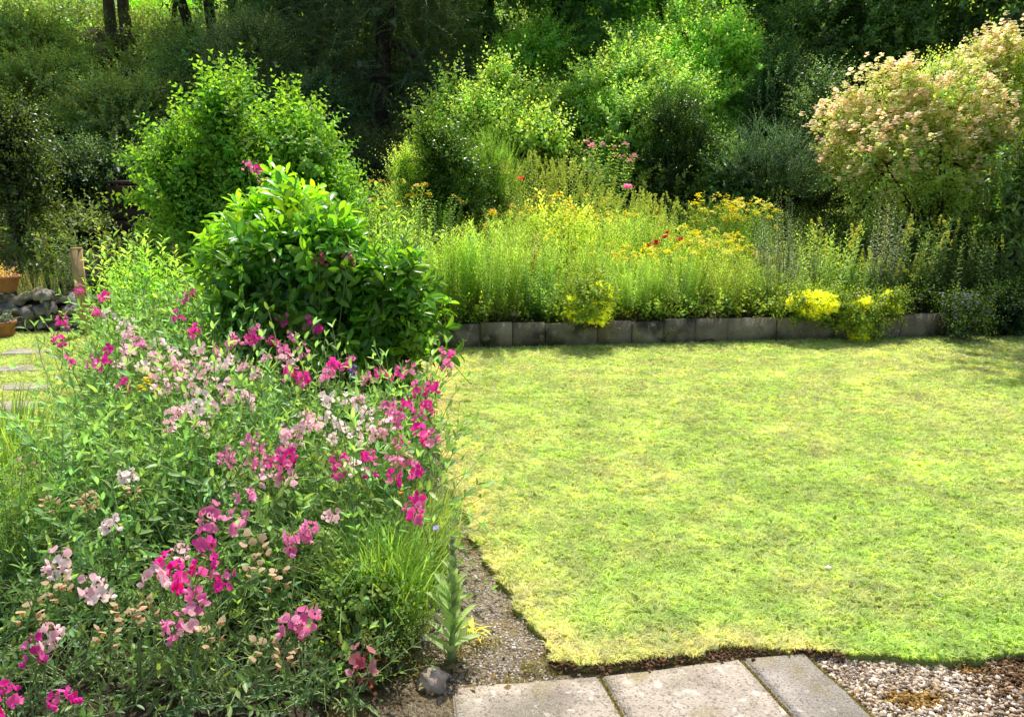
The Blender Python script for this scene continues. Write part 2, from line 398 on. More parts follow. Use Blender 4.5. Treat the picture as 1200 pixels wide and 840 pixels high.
for (px, py, w, h, lb) in ((30, 416, .34, .2, 'farthest pale stepping stone in the side lawn'), (22, 436, .36, .22, 'grey stepping stone in the side lawn, second from the far end'),
                           (28, 458, .34, .2, 'small grey stepping stone in the side lawn, half hidden by pea stems'), (8, 481, .42, .24, 'largest stepping stone in the side lawn, nearest the viewer')):
    cx, cy = gnd(px, py)
    slab([(cx-w/2, cy-h/2), (cx+w/2, cy-h/2+.03), (cx+w/2-.02, cy+h/2), (cx-w/2, cy+h/2)], -.02, .032, 'stepping_stone', lb, 'stepping stones in the side lawn')

# pebbles
def pebT(seed):
    return rock(1, .8, .55, seed, 1, 1.1)
pebs = [pebT(k) for k in range(3)]
def pebbles(name, label, x, y, z, s, cols):
    out = []
    n = len(x); which = rng.integers(0, 3, n)
    for k in range(3):
        m = which == k; mm = m.sum()
        out.append(place(pebs[k], frames(unit(rv(mm)*[1, 1, .3]), [0, 0, 1.], s[m], rng.normal(size=mm)*.4), np.stack([x[m], y[m], z[m]], 1), cols[m]))
    return tag(build(name, join(out), M_PEB), label, kind='stuff')
def pebcols(n):
    pal = np.array([[.62, .57, .50], [.48, .41, .34], [.26, .20, .14], [.78, .73, .68], [.52, .42, .30], [.38, .33, .30]])
    return pal[rng.integers(0, 6, n)]*(.7+.5*rng.random((n, 1)))
n = 15000; y = 2.3+3.3*rng.random(n)**1.4; xl = np.interp(y, [2.3, 2.6, 3, 3.6, 5, 6], [.12, .06, -.05, -.25, -.5, -.55]); x = xl-.42*rng.random(n)+.04
m = ~inpoly(LP, x, y); x, y = x[m], y[m]; n = len(x)
pebbles('gravel', 'brown and white grit on the strip between bed and lawn', x, y, np.full(n, -.012), .003+.005*rng.random(n)**2, pebcols(n))
n = 56000; x = .9+2.2*rng.random(n); y = 1.9+.62*rng.random(n); m = ~inpoly(LP, x, y) & (x > np.interp(y, [1.9, 2.5], [1.16, .99]))
x, y = x[m], y[m]; n = len(x)
c = pebcols(n)*[1.4, 1.3, 1.16]; patch = (x > 1.46+.25*(2.4-y)+.14*vnoise(x, y, 6)+.07*rng.normal(size=n)); c[patch] *= np.array([.32, .22, .13])
mossy = (np.exp(-((x-1.22)/.13)**2-((y-2.27)/.05)**2)+np.exp(-((x-1.5)/.07)**2-((y-2.42)/.03)**2)+.45*vnoise(x, y, 14, 4)+.5*rng.random(n) > .98) & ~patch; c[mossy] *= np.array([.62, .46, .16])
pebbles('gravel_chips', 'pale stone chippings right of the slabs, brown and mossy in patches', x, y, -.012+.008*rng.random(n), .0022+.011*rng.random(n)**4, c)

# moss tufts at slab joints and bed edge
mb = leaf(.012, .003, 1, .2, .1)
n = 26000
x = -.35+.75*rng.random(n); y = 2.1+.75*rng.random(n); w = np.exp(-((x+.05)/.18)**2-((y-2.42)/.12)**2)+.5*np.exp(-((x-np.interp(y, [2.3, 2.8], [.05, -.1]))/.12)**2)
w *= vnoise(x, y, 14, 3) > .42
m = (rng.random(n) < w) & ~inpoly(LP, x, y); x, y = x[m], y[m]
# joint lines and lawn front edge
for p0, dd in ((a1, j1), (a2, j2), (a3, j3)):
    k = 700; s = rng.random(k)*.6; x = np.concatenate([x, p0[0]+dd[0]*s+rng.normal(size=k)*.004]); y = np.concatenate([y, p0[1]+dd[1]*s+rng.normal(size=k)*.004])
n = len(x)
pal = np.array([[.20, .16, .04], [.10, .13, .03], [.30, .24, .08]])[rng.integers(0, 3, n)]
tag(build('moss', place(mb, frames(unit(rv(n)+[0, 0, 1.0]), [0, 0, 1.], .5+.8*rng.random(n)), np.stack([x, y, np.full(n, -.005)], 1), pal), M_GRASS), 'brownish green moss at the corner of the gravel and slabs', kind='stuff')

# dry thatch and soil crumbs along the cut lawn edge by the slabs
n = 480; s_ = rng.random(n); ex = .12+s_*1.0; ey = np.interp(ex, [.12, .28, .5, .76, .98, 1.2], [2.43, 2.40, 2.44, 2.49, 2.50, 2.47])+rng.normal(size=n)*.013
crT = place(pebs[0], frames(rv(n), [0, 0, 1.], .003+.007*rng.random(n)), np.stack([ex, ey, .004+.012*rng.random(n)], 1), np.array([.16, .085, .045])*(.5+1.0*rng.random((n, 1))))
tag(build('soil_crumbs', crT, M_PEB), 'dark soil crumbs along the cut lawn edge', kind='stuff')

# ------------------------------------------------------------------ low concrete edging wall, one part per upright kerb piece
wl = thing('garden_wall', (0, 0, 0), 'low weathered wall of upright concrete edging blocks behind the lawn', 'wall')
x = -1.35
k = 0
while x < 4.6:
    w = (.29, .30, .31, .28)[k % 4] if k % 5 else .46
    y0 = wall_y(x+w/2); h = .232+.005*rng.normal()
    b = box(-w/2+.0018, w/2-.0018, -.05, .0, -.06, h, .006, .002, tuple(np.array([1, .98, .95])*(.72+.3*rng.random())))
    ob = build('concrete_block', shift(b, (x+w/2, y0+.04, 0), math.atan(.114)+.02*rng.normal(), (.03*rng.normal(), .004*rng.normal())), M_CONC, wl)
    x += w; k += 1

# uncut grass against the foot of the wall
n = 5200; x = -.9+5.4*rng.random(n); x = x[vnoise(x, x, 3.1, 2)*.6+rng.random(n)*.5 > .45]; n = len(x)
y = np.array([wall_y(a) for a in x])-.045-.03*rng.random(n)**2
eb = leaf(.07, .0055, 3, .3, .1, .3)
tag(build('edge_grass', place(eb, frames(unit(np.stack([rng.normal(size=n)*.5, rng.normal(size=n)*.25-.25, np.ones(n)], 1)), [0, -1., 0], .3+.7*rng.random(n)**2, rng.normal(size=n)), np.stack([x, y, 0*x], 1), np.array([.26, .38, .09])*(.6+.7*rng.random((n, 1)))), M_GRASS), 'longer uncut grass along the foot of the wall', kind='stuff')
# ------------------------------------------------------------------ plant templates
def shoot(L=.3, n=12, lf=None, arr='alt', ang=55, bend=.15, r=.003, s0=.15, lsz=None, whorl=4, jit=.25, tipc=(1.25, 1.2, .9), dark=.8, sides=3, droop=0.0, nk=5):
    """leafy shoot along +Y... returns (leaf template, stem template)"""
    b1 = rng.normal(size=2)*bend*L
    s = np.linspace(0, 1, nk)
    pts = np.stack([b1[0]*s*s, L*s, b1[1]*s*s - droop*L*s*s], 1)
    st = tube(pts, r*(1-.7*s), sides)
    out = []
    P, D, U, S, C = [], [], [], [], []
    ga = rng.random()*6.28
    for i in range(n):
        t = s0+(1-s0)*(i/(max(1, n-1))); ax = unit(np.array([2*b1[0]*t, L, 2*b1[1]*t-2*droop*L*t]))
        p = np.array([b1[0]*t*t, L*t, b1[1]*t*t-droop*L*t*t])
        if arr == 'alt': azs = [ga+i*2.4]
        elif arr == 'opp': azs = [ga+i*1.57, ga+i*1.57+3.14]
        elif arr == 'two': azs = [ga, ga+3.14]
        elif arr == 'plane': azs = [0 if i % 2 else 3.14]
        else: azs = [ga+i*.6+k*6.283/whorl for k in range(whorl)]
        for az in azs:
            az += rng.normal()*jit
            px_ = unit(np.cross(ax, [0.01, 0, 1.])); pz_ = np.cross(px_, ax)
            rad = px_*math.cos(az)+pz_*math.sin(az)
            a = R(ang)*(1-.35*t)+rng.normal()*jit*.5
            P.append(p); D.append(ax*math.cos(a)+rad*math.sin(a)); U.append(ax*1.0+np.array([0, 0, .4]))
            sz = (lsz(t) if lsz else (1-.45*t**3)*(.7+.3*math.sin(math.pi*min(1, t+.1))))*(.8+.4*rng.random())
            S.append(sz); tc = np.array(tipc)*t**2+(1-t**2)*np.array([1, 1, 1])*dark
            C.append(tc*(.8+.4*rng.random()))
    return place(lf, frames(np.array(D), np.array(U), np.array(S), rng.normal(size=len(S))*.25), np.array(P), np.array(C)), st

def swarm(pairs, P, D, S, tint, up=(0, 0, 1.), stemtint=(.10, .10, .04), rollj=1.0):
    """many shoots -> leaf mesh, stem mesh"""
    L_, S_ = [], []
    which = rng.integers(0, len(pairs), len(P))
    for k, (a, b) in enumerate(pairs):
        m = which == k
        if not m.any(): continue
        Mx = frames(D[m], np.array(up), S[m], rng.normal(size=m.sum())*rollj)
        L_.append(place(a, Mx, P[m], tint[m])); S_.append(place(b, Mx, P[m], np.tile(np.array(stemtint), (m.sum(), 1))))
    return join(L_), join(S_)
def tints(n, c, v=.25, hue=.12):
    c = np.array(c); b = 1+v*(rng.random((n, 1))*2-1); h = 1+hue*rng.normal(size=(n, 1))
    o = c*b; o[:, 0:1] *= h; o[:, 2:3] *= (2-h); o = o*.88+.12*o.mean(1, keepdims=True); o = o*(np.array([1.05, 1.0, 1.1]) if c.ndim == 1 and c[1] > c[0] else 1.0); return np.clip(o, .004, .95)

def crown(P0, rx, ry, rz, nl, n, updir=.5, flat=.0, lobe=(.32, .5)):
    """lumpy crown around P0: returns points, directions, lobe centres"""
    lc, lr = [], []
    for _ in range(nl):
        d = rv(1)[0]*rng.random()**.35*.74
        lc.append(P0+d*[rx, ry, rz]); lr.append(rng.uniform(*lobe))
    lc = np.array(lc); lr = np.array(lr)
    R3 = np.array([rx, ry, rz])
    P, D = [], []
    n2 = n; n = int(n*1.6)
    per = rng.choice(nl, n*2, p=lr**2/np.sum(lr**2))
    d = rv(n*2); d[:, 2] += .15; d = unit(d)
    k = .72+.34*rng.random(n*2)**.7
    p = lc[per]+d*R3*(lr[per]*k)[:, None]
    inside = np.zeros(n*2, bool)
    for i in range(nl):
        q = (p-lc[i])/(R3*lr[i]); inside |= (np.linalg.norm(q, axis=1) < .7)
    keep = ~inside | (rng.random(n*2) < .18)
    p, d = p[keep], d[keep]
    sd = rng.random()*50; k_ = 2.2/max(R3[0], .2)
    hole = vnoise(p[:, 0]+sd, p[:, 2]+sd, k_*1.6, 3)*.6+vnoise(p[:, 1]+sd, p[:, 2]-p[:, 0], k_*1.9, 5)*.4
    keep = hole > .30+.12*rng.random(len(p)); p, d = p[keep][:n2], d[keep][:n2]
    p = p+(vnoise(p[:, 0]-sd, p[:, 2]+p[:, 1], k_, 9)-.5)[:, None]*.42*d*R3
    dd = unit(d*.7+np.array([0, 0, updir])+rv(len(p))*.35)
    return p, dd, lc, lr
def crown_from(lobes, d, origin, n, updir, l0, spread):
    lc, lr = [], []
    for px, py, rp in lobes:
        dd = d+spread*(rng.random()-.5)*1.2; z = Zof(py, dd); lc.append(np.array([Xof(px, dd, z), dd, z-.6*l0])-origin)
        lr.append(max(rp/F*dd-.45*l0, rp/F*dd*.45))
    lc = np.array(lc); lr = np.array(lr)
    N_ = int(n*2.2); per = rng.choice(len(lc), N_, p=lr**2/np.sum(lr**2)); dv = rv(N_); dv[:, 2] += .12; dv = unit(dv)
    k = .55+.5*rng.random(N_)**.6
    p = lc[per]+dv*(lr[per]*k)[:, None]; ins = np.zeros(N_, bool)
    for i in range(len(lc)): ins |= np.linalg.norm(p-lc[i], axis=1) < lr[i]*.5
    keep = ~ins | (rng.random(N_) < .25); p, dv = p[keep], dv[keep]
    sd = rng.random()*50; hole = vnoise(p[:, 0]*3+sd, p[:, 2]*3+sd, 1.3, 3)*.6+vnoise(p[:, 1]*3+sd, p[:, 2]*3-p[:, 0], 1.5, 5)*.4
    keep = hole > .28+.14*rng.random(len(p)); p, dv = p[keep][:n], dv[keep][:n]
    return p, unit(dv*.75+np.array([0, 0, updir])+rv(len(p))*.45), lc, lr
def limbs(base, lc, r0, pts=None, c=(1, 1, 1), sides=5, sag=.15, nsub=60):
    out = []
    for q in lc:
        L = np.linalg.norm(q-base)
        out.append(tube(bezier(base, q, rv(1)[0]*sag*L*.5+[0, 0, sag*L*.5], 6), np.linspace(r0, r0*.35, 6), sides, c))
    if pts is not None and len(pts):
        idx = rng.choice(len(pts), min(nsub, len(pts)), replace=False)
        for i in idx:
            q = lc[np.argmin(np.linalg.norm(lc-pts[i], axis=1))]
            out.append(tube(bezier(q, pts[i], rv(1)[0]*.05, 4), np.linspace(r0*.4, r0*.12, 4), 3, c))
    return join(out)

LC = (.7, .85, .55)
# leaf kinds
lf_ovate = leaf(.065, .036, 3, .22, .18, .4)
lf_ovate_s = leaf(.05, .030, 2, .15, .2, .42)
lf_kite = leaf(.07, .042, 1, .15, .2, .42)
lf_kite_n = leaf(.07, .02, 1, .15, .2, .42)
lf_lance = leaf(.085, .019, 3, .25, .2, .4)
lf_narrow = leaf(.06, .011, 2, .2, .2, .4)
lf_laurel = leaf(.125, .040, 5, .18, .22, .55, .8, mid=1.25)
lf_pea = leaf(.058, .0195, 4, .12, .2, .45, .8, mid=1.15)
lf_needle = leaf(.09, .006, 1, .05, .1, .5)

SP = {}
SP['phila'] = [shoot(.34, 9, lf_ovate, 'opp', 62, .22, .003, .1) for _ in range(5)]
SP['hazel'] = [shoot(.40, 11, leaf(.075, .055, 2, .15, .2, .5), 'alt', 62, .22, .004, .1) for _ in range(4)]
SP['bush'] = [shoot(.34, 14, lf_ovate_s, 'alt', 60, .25, .003, .1) for _ in range(4)]
SP['bushk'] = [shoot(.42, 17, lf_kite, 'alt', 60, .25, .003, .05) for _ in range(4)]
SP['tree'] = [shoot(.55, 20, leaf(.085, .05, 1, .15, .2, .42), 'alt', 62, .3, .004, .05) for _ in range(4)]
SP['treen'] = [shoot(.55, 24, leaf(.10, .03, 1, .15, .2, .42), 'alt', 50, .3, .004, .05) for _ in range(4)]
SP['small'] = [shoot(.26, 18, leaf(.032, .018, 1, .1, .2, .42), 'alt', 60, .25, .002, .05) for _ in range(4)]
SP['droop'] = [shoot(.5, 30, leaf(.05, .012, 1, .1, .1), 'plane', 55, .2, .003, .05, jit=.4, droop=.4) for _ in range(3)]
SP['laurel'] = [shoot(.24, 10, lf_laurel, 'alt', 72, .15, .004, .30, lsz=lambda t: .75+.3*math.sin(3*t), tipc=(1.5, 1.5, .8), dark=.75, jit=.3) for _ in range(5)]
SP['broom'] = [shoot(.55, 30, leaf(.06, .005, 1, .05, .1), 'alt', 18, .15, .0025, .05, jit=.15) for _ in range(3)]
SP['perlance'] = [shoot(1.0, 34, leaf(.11, .026, 3, .3, .2, .4), 'alt', 62, .05, .005, .12, jit=.25, lsz=lambda t: 1.1-.6*t, nk=6) for _ in range(4)]
SP['pernarrow'] = [shoot(1.0, 60, leaf(.085, .012, 2, .25, .2, .4), 'alt', 50, .05, .004, .18, jit=.3, lsz=lambda t: 1.0-.5*t, nk=6, tipc=(1.3, 1.2, .9)) for _ in range(4)]
SP['perbroad'] = [shoot(1.0, 22, leaf(.10, .042, 3, .35, .2, .42), 'opp', 68, .06, .005, .12, jit=.25, lsz=lambda t: 1.1-.7*t, nk=6) for _ in range(4)]
SP['spike'] = [shoot(1.0, 50, leaf(.07, .02, 2, .3, .2, .4), 'alt', 65, .06, .005, .10, jit=.35, lsz=lambda t: 1.2-1.0*t, nk=6) for _ in range(4)]
SP['mound'] = [shoot(.18, 9, leaf(.035, .026, 2, .1, .15, .5, .7), 'alt', 70, .3, .002, .1) for _ in range(3)]
SP['pea'] = []
for _ in range(6):
    a, b = shoot(.36, 6, lf_pea, 'two', 48, .35, .0032, .08, jit=.3, lsz=lambda t: 1.1-.35*t, tipc=(1.2, 1.15, 1), dark=.9, sides=4)
    # tendrils
    td = []
    for i in range(4):
        p = np.array([0, .36*(i+1)/5, 0.]); q = p+rv(1)[0]*.05+[0, .03, .01]; td.append(tube(bezier(p, q, rv(1)[0]*.02, 5), np.linspace(.0009, .0004, 5), 3))
    b = join([b]+td); SP['pea'].append((a, b))
def branching(lfT, nl=26, side=5, nls=13, ang=38, sl=.34):
    a, b = shoot(1.0, nl, lfT, 'alt', 58, .10, .0045, .22, jit=.35, lsz=lambda t: 1.0-.35*t, nk=6)
    A_, B_ = [a], [b]; y_ = 0
    for i in range(side):
        t = .38+.52*i/side+.05*rng.random(); az = i*2.4+rng.random(); L = sl*(1.25-.6*t)
        a2, b2 = shoot(L, nls, lfT, 'alt', 55, .25, .0025, .15, jit=.35, lsz=lambda t: .8-.3*t)
        D_ = np.array([[math.cos(az)*math.sin(R(ang)), math.cos(R(ang)), math.sin(az)*math.sin(R(ang))]])
        Mx = frames(D_, [0, 0, 1.]); A_.append(place(a2, Mx, np.array([[0, t, 0]]))); B_.append(place(b2, Mx, np.array([[0, t, 0]])))
    return join(A_), join(B_)
SP['perbushy'] = [branching(leaf(.075, .017, 2, .25, .2, .42)) for _ in range(5)]
SP['perfeather'] = [branching(leaf(.055, .009, 2, .2, .2, .42), 34, 7, 18, 42, .30) for _ in range(5)]
SP['perdense'] = [shoot(1.0, 64, leaf(.105, .019, 2, .3, .2, .4), 'alt', 48, .06, .004, .22, jit=.3, lsz=lambda t: 1.0-.45*t, nk=6, tipc=(1.35, 1.3, 1.0)) for _ in range(4)]
SP['perovate'] = [branching(leaf(.085, .034, 2, .3, .2, .42), 18, 4, 8, 45, .30) for _ in range(4)]
SPL = dict(phila=.34, hazel=.4, bush=.34, bushk=.42, small=.26, droop=.4, laurel=.26, broom=.55, mound=.16)
SP['grass'] = [(leaf(.45, .007, 5, .25+.2*k, .1, .3), tube([[0, 0, 0], [0, .02, 0]], .001, 3)) for k in range(3)]

# ------------------------------------------------------------------ shrub / tree / perennial builders
def shrub(name, label, cat, px, top, bot, wpx, d, sp, n, tint, nl=9, mat=None, depth=.8, upd=.5, group=None, size=1.0, hue=.12, var=.3, r0=.018, leaders=0, lobe=(.32, .5), bark=(.8, .8, .8), extra=None, nsub=60, lobes=None):
    zt, zb = Zof(top, d), Zof(bot, d); zc = (zt+zb)/2; x = Xof(px, d, zc); l0 = SPL[sp]*size
    zt -= min(.75*l0, .3*(zt-zb)); rx = wpx/F*(d*.97)/2; rx = max(rx-.45*l0, rx*.6); g = H(x, d)-.03
    zb = max(zb, g+.05)
    root = thing(name, (x, d, g), label, cat, group)
    P0 = np.array([0, 0, (zt+zb)/2-g]); rz = (zt-zb)/2
    P, D, lc, lr = crown(P0, rx, rx*depth, rz, nl, n, upd, lobe=lobe) if lobes is None else crown_from(lobes, d, np.array([x, d, g]), n, upd, l0, rx*depth)
    P[:, 2] = np.maximum(P[:, 2], .04)
    S = size*(.75+.5*rng.random(len(P)))
    if leaders:
        k = leaders; top_i = np.argsort(-P[:, 2]+.3*rng.random(len(P)))[:k]; P = np.concatenate([P, P[top_i]]); D = np.concatenate([D, unit(rv(k)*.25+[0, 0, 1.])]); S = np.concatenate([S, size*(.8+.9*rng.random(k)**2)])
    tn = tints(len(P), tint, var, hue)
    a, b = swarm(SP[sp], P, D, S, tn)
    build('foliage', a, mat or (M_BUSH if d > 8.6 else M_LEAF), root)
    st = limbs(np.array([0, 0, 0.]), lc, r0, P, bark, nsub=nsub)
    build('branches', join([st, b]), M_BARK, root)
    if extra: extra(root, P, D, S)
    return root
def tree(name, label, px, d, top, bot, wpx, htop, sp, n, tint, lean=0.0, r0=.12, group='trees on the wooded bank', nl=12, size=1.2, mat=None, bark=(.6, .55, .5), trunks=1, var=.35):
    """top/bot of crown in metres above the ground"""
    g = H(Xof(px, d, 3), d)-.05; x = Xof(px, d, g+1.0); g = H(x, d)-.05
    root = thing(name, (x, d, g), label, 'tree', group)
    w = wpx/F*d/2
    P0 = np.array([lean*.5, 0, (top+bot)/2])
    P, D, lc, lr = crown(P0, w, w*.8, (top-bot)/2, nl, n, .25)
    a, b = swarm(SP[sp], P, D, size*(.8+.5*rng.random(len(P))), tints(len(P), tint, var))
    build('crown', join([a, b]), mat or M_FAR, root)
    out = []
    for k in range(trunks):
        o = np.array([(k-(trunks-1)/2)*.28, .05*k, 0]); e = P0+[o[0]*3, 0, (top-bot)*.25]
        pts = bezier(o, e, [-lean*.2+.35*rng.normal(), .1*rng.normal(), 0], 8)
        out.append(tube(pts, np.linspace(r0, r0*.3, 8), 8, bark))
        for q in lc[k::trunks]:
            m = pts[rng.integers(3, 7)]; out.append(tube(bezier(m, q, rv(1)[0]*.3, 5), np.linspace(r0*.4, r0*.12, 5), 5, bark))
    build('trunk', join(out), M_BARK, root, smooth=True)
    return root
def perennial(name, label, cat, px, top, wpx, d, sp, n, tint, mat=None, depth=.8, lean=.20, group=None, hue=.1, var=.3, hvar=.2, flower=None, stemtint=(.16, .17, .05), bz=None):
    zt = Zof(top, d); x = Xof(px, d, zt-.3); g = (H(x, d) if bz is None else bz)-.02; h = zt-g
    root = thing(name, (x, d, g), label, cat, group)
    rx = wpx/F*d/2
    a_ = rng.random(n)*6.283; r_ = np.sqrt(rng.random(n)); P = np.stack([rx*r_*np.cos(a_)*.92, rx*depth*r_*np.sin(a_), np.zeros(n)], 1)
    D = unit(np.stack([np.cos(a_)*r_*lean+.05*rng.normal(size=n), np.sin(a_)*r_*lean+.05*rng.normal(size=n)-.03, np.ones(n)], 1))
    S = h*(1-.12*r_**2)*(1-hvar*rng.random(n)*1.6)
    # keep leaf size natural while the stem scales: template leaf is for a 1 m stem
    a, b = swarm(SP[sp], P, D, S, tints(n, tint, var, hue), up=(0, 1., 0), stemtint=stemtint, rollj=6)
    build('foliage', a, mat or M_LEAFN, root); build('stems', b, M_STEM, root)
    if flower: flower(root, P, D, S)
    return root

# flower heads ------------------------------------------------------
def petal_ring(n, L, W, tilt, c, cc=None, rounds=1, z=0):
    pt = leaf(L, W, 2, .15, .1, .6, .7); out = []
    for r_ in range(rounds):
        az = np.arange(n)*6.283/n+r_*.4; t = tilt+r_*.35
        D = np.stack([np.cos(az)*math.cos(t), np.sin(az)*math.cos(t), np.full(n, math.sin(t))], 1)
        out.append(place(pt, frames(D, [0, 0, 1.]), np.zeros((n, 3))+[0, 0, z], np.tile(np.array(c), (n, 1))*(.85+.3*rng.random((n, 1)))))
    if cc: out.append(shift(rock(.12*L*3, .12*L*3, .1*L*3, 3, 1, .2, cc), (0, 0, z+.004)))
    return join(out)
def umbel(c, n=26, w=.06, h=.02, s=.011):
    """flat-topped head made of many tiny florets"""
    f = petal_ring(5, s, s*.8, .35, c)
    a_ = rng.random(n)*6.283; r_ = np.sqrt(rng.random(n))*w
    P = np.stack([r_*np.cos(a_), r_*np.sin(a_), h*(1-(r_/w)**2)+.008*rng.normal(size=n)], 1)
    return place(f, frames(unit(rv(n)*.3+[0, 1, 0]), [0, 0, 1.], .8+.5*rng.random(n)), P, tints(n, (1, 1, 1), .2, .05))
def heads(n_heads, temps, mat, partname, sc=1.0, dz=0.0):
    meshes = []
    def f(root, P, D, S):
        if not meshes:
            for t in temps:
                o = build(partname, t, mat); meshes.append(o.data); bpy.data.objects.remove(o)
        idx = np.argsort(-(S+.35*rng.random(len(S))*S.max()))[:n_heads if n_heads < 4 else int(n_heads*1.6)]
        for i in idx:
            p = P[i]+D[i]*S[i]*(1.0+dz)
            link(partname, meshes[rng.integers(len(meshes))], root, tuple(p), (rng.normal()*.25, rng.normal()*.25, rng.random()*6.28), sc*(.8+.5*rng.random()))
    return f
Y1, Y2, YG = (.84, .74, .05), (.82, .58, .04), (.62, .66, .05)
yel = [umbel(Y1, 20, .045, .03, .012) for _ in range(3)]
yor = [umbel(Y2, 18, .042, .03, .011) for _ in range(2)]+[umbel(Y1, 18, .042, .03, .011)]
def spikehead(c, L=.22, n=40, s=.012, r=.018):
    f = petal_ring(4, s, s*.8, .5, c); t = rng.random(n); a_ = rng.random(n)*6.28; rr = r*(1-t*.8)
    return place(f, frames(unit(np.stack([np.cos(a_), np.sin(a_), .4+0*a_], 1)), [0, 0, 1.], .8+.5*rng.random(n), rng.random(n)*6), np.stack([rr*np.cos(a_), rr*np.sin(a_), (t-.7)*L], 1), tints(n, (1, 1, 1), .2, .05))
loos = [spikehead((.70, .70, .14)) for _ in range(3)]
limesp = [spikehead((.55, .62, .14), .16, 44, .010, .02) for _ in range(3)]

# ================================================================== BORDER BEHIND THE WALL
G_B = 'perennials in the border behind the wall'
LIME = (.25, .38, .055); MIDG = (.13, .25, .045); DKG = (.06, .13, .03); YLG = (.33, .42, .06)
def per(*a, **k): k.setdefault('group', G_B); return perennial(*a, **k)
fd = lambda px: wall_y(Xof(px, 7.5, .3))
per('leafy_perennial', 'tall dense narrow-leaved clump at the left end of the wall beside the laurel', 'plant', 522, 256, 75, fd(522)+.38, 'perdense', 95, (.18, .275, .06))
per('leafy_perennial', 'dense dark green narrow-leaved clump with straw-coloured stem bases, second from the left end', 'plant', 577, 258, 62, fd(577)+.33, 'perdense', 95, (.18, .275, .06))
per('leafy_perennial', 'shorter dark leafy clump just left of the yellow froth on the wall', 'plant', 636, 300, 52, fd(636)+.3, 'perbroad', 50, (.09, .20, .035))
per('leafy_perennial', 'fine grey-green leafy clump right of the yellow froth on the wall', 'plant', 742, 298, 60, fd(742)+.32, 'perdense', 95, (.18, .275, .06))
per('leafy_perennial', 'tall fine-leaved clump topped by yellow heads above the middle of the wall', 'plant', 795, 288, 66, fd(795)+.36, 'perdense', 95, (.18, .275, .06), flower=heads(6, yel, M_YPETAL, 'flower_head', .9))
per('leafy_perennial', 'yellowish clump with dry brown stems low down', 'plant', 848, 290, 56, fd(848)+.34, 'perbushy', 52, (.24, .34, .06), flower=heads(5, yel, M_YPETAL, 'flower_head', .8), stemtint=(.35, .24, .10))
per('leafy_perennial', 'pale green clump behind the left edge of the broad yellow mound', 'plant', 897, 305, 50, fd(897)+.35, 'perfeather', 46, (.26, .38, .08))
# second row
per('ragwort', 'lone orange-yellow flower head among dark leaves left of the lime drift', 'plant', 565, 240, 36, 8.5, 'perbushy', 16, LIME, flower=heads(4, yor, M_YPETAL, 'flower_head', .9))
per('goldenrod', 'lime green drift left of the deep red leaf spray', 'plant', 612, 238, 60, 8.5, 'perfeather', 46, (.30, .43, .07), flower=heads(6, yor, M_YPETAL, 'flower_head', .7))
per('goldenrod', 'lime clump with orange-yellow heads near the middle of the border', 'plant', 660, 222, 66, 8.75, 'perovate', 40, YLG, flower=heads(22, yor, M_YPETAL, 'flower_head', .8))
per('goldenrod', 'broad bright lime clump right of the orange-yellow heads', 'plant', 712, 246, 66, 8.6, 'perbushy', 49, (.32, .44, .08), flower=heads(10, yel, M_YPETAL, 'flower_head', .75))
per('goldenrod', 'lime clump just below the pink poppy', 'plant', 755, 240, 56, 8.8, 'perfeather', 43, (.30, .43, .07), flower=heads(5, yel, M_YPETAL, 'flower_head', .7))
per('leafy_perennial', 'bright clump in front of the lime drift between the two dark front clumps', 'plant', 655, 272, 70, 7.95, 'perbushy', 49, (.27, .40, .07), flower=heads(4, yel, M_YPETAL, 'flower_head', .6))
per('leafy_perennial', 'bright fine clump above the yellow froth on the wall', 'plant', 705, 282, 70, 7.9, 'perfeather', 49, (.28, .41, .075), flower=heads(5, yel, M_YPETAL, 'flower_head', .7))
per('tansy', 'clump of clear yellow heads just below the red flowers', 'plant', 748, 288, 50, 8.1, 'perovate', 30, LIME, flower=heads(16, yel, M_YPETAL, 'flower_head', .9))
per('tansy', 'widest patch of clear yellow heads right of the red flowers', 'plant', 822, 265, 76, 8.2, 'perbushy', 49, LIME, flower=heads(24, yel, M_YPETAL, 'flower_head', .95))
per('tansy', 'tall yellow-flowered clump against the dark shrubs, left of a matching pair', 'plant', 838, 226, 46, 8.9, 'perfeather', 31, MIDG, flower=heads(20, yel, M_YPETAL, 'flower_head', 1.0))
per('tansy', 'tall yellow-flowered clump against the dark shrubs, right of a matching pair', 'plant', 882, 232, 44, 8.8, 'perbushy', 29, MIDG, flower=heads(18, yel, M_YPETAL, 'flower_head', 1.05))
per('tansy', 'low yellow-flowered clump beside the silver spires', 'plant', 872, 288, 50, 8.1, 'perfeather', 37, LIME, flower=heads(12, yel, M_YPETAL, 'flower_head', .8))
per('leafy_perennial', 'mid green bushy clump behind the two tall front clumps, left of the orange head', 'plant', 500, 222, 70, 9.0, 'perbroad', 60, (.15, .27, .05), flower=heads(5, yor, M_YPETAL, 'flower_head', .8))
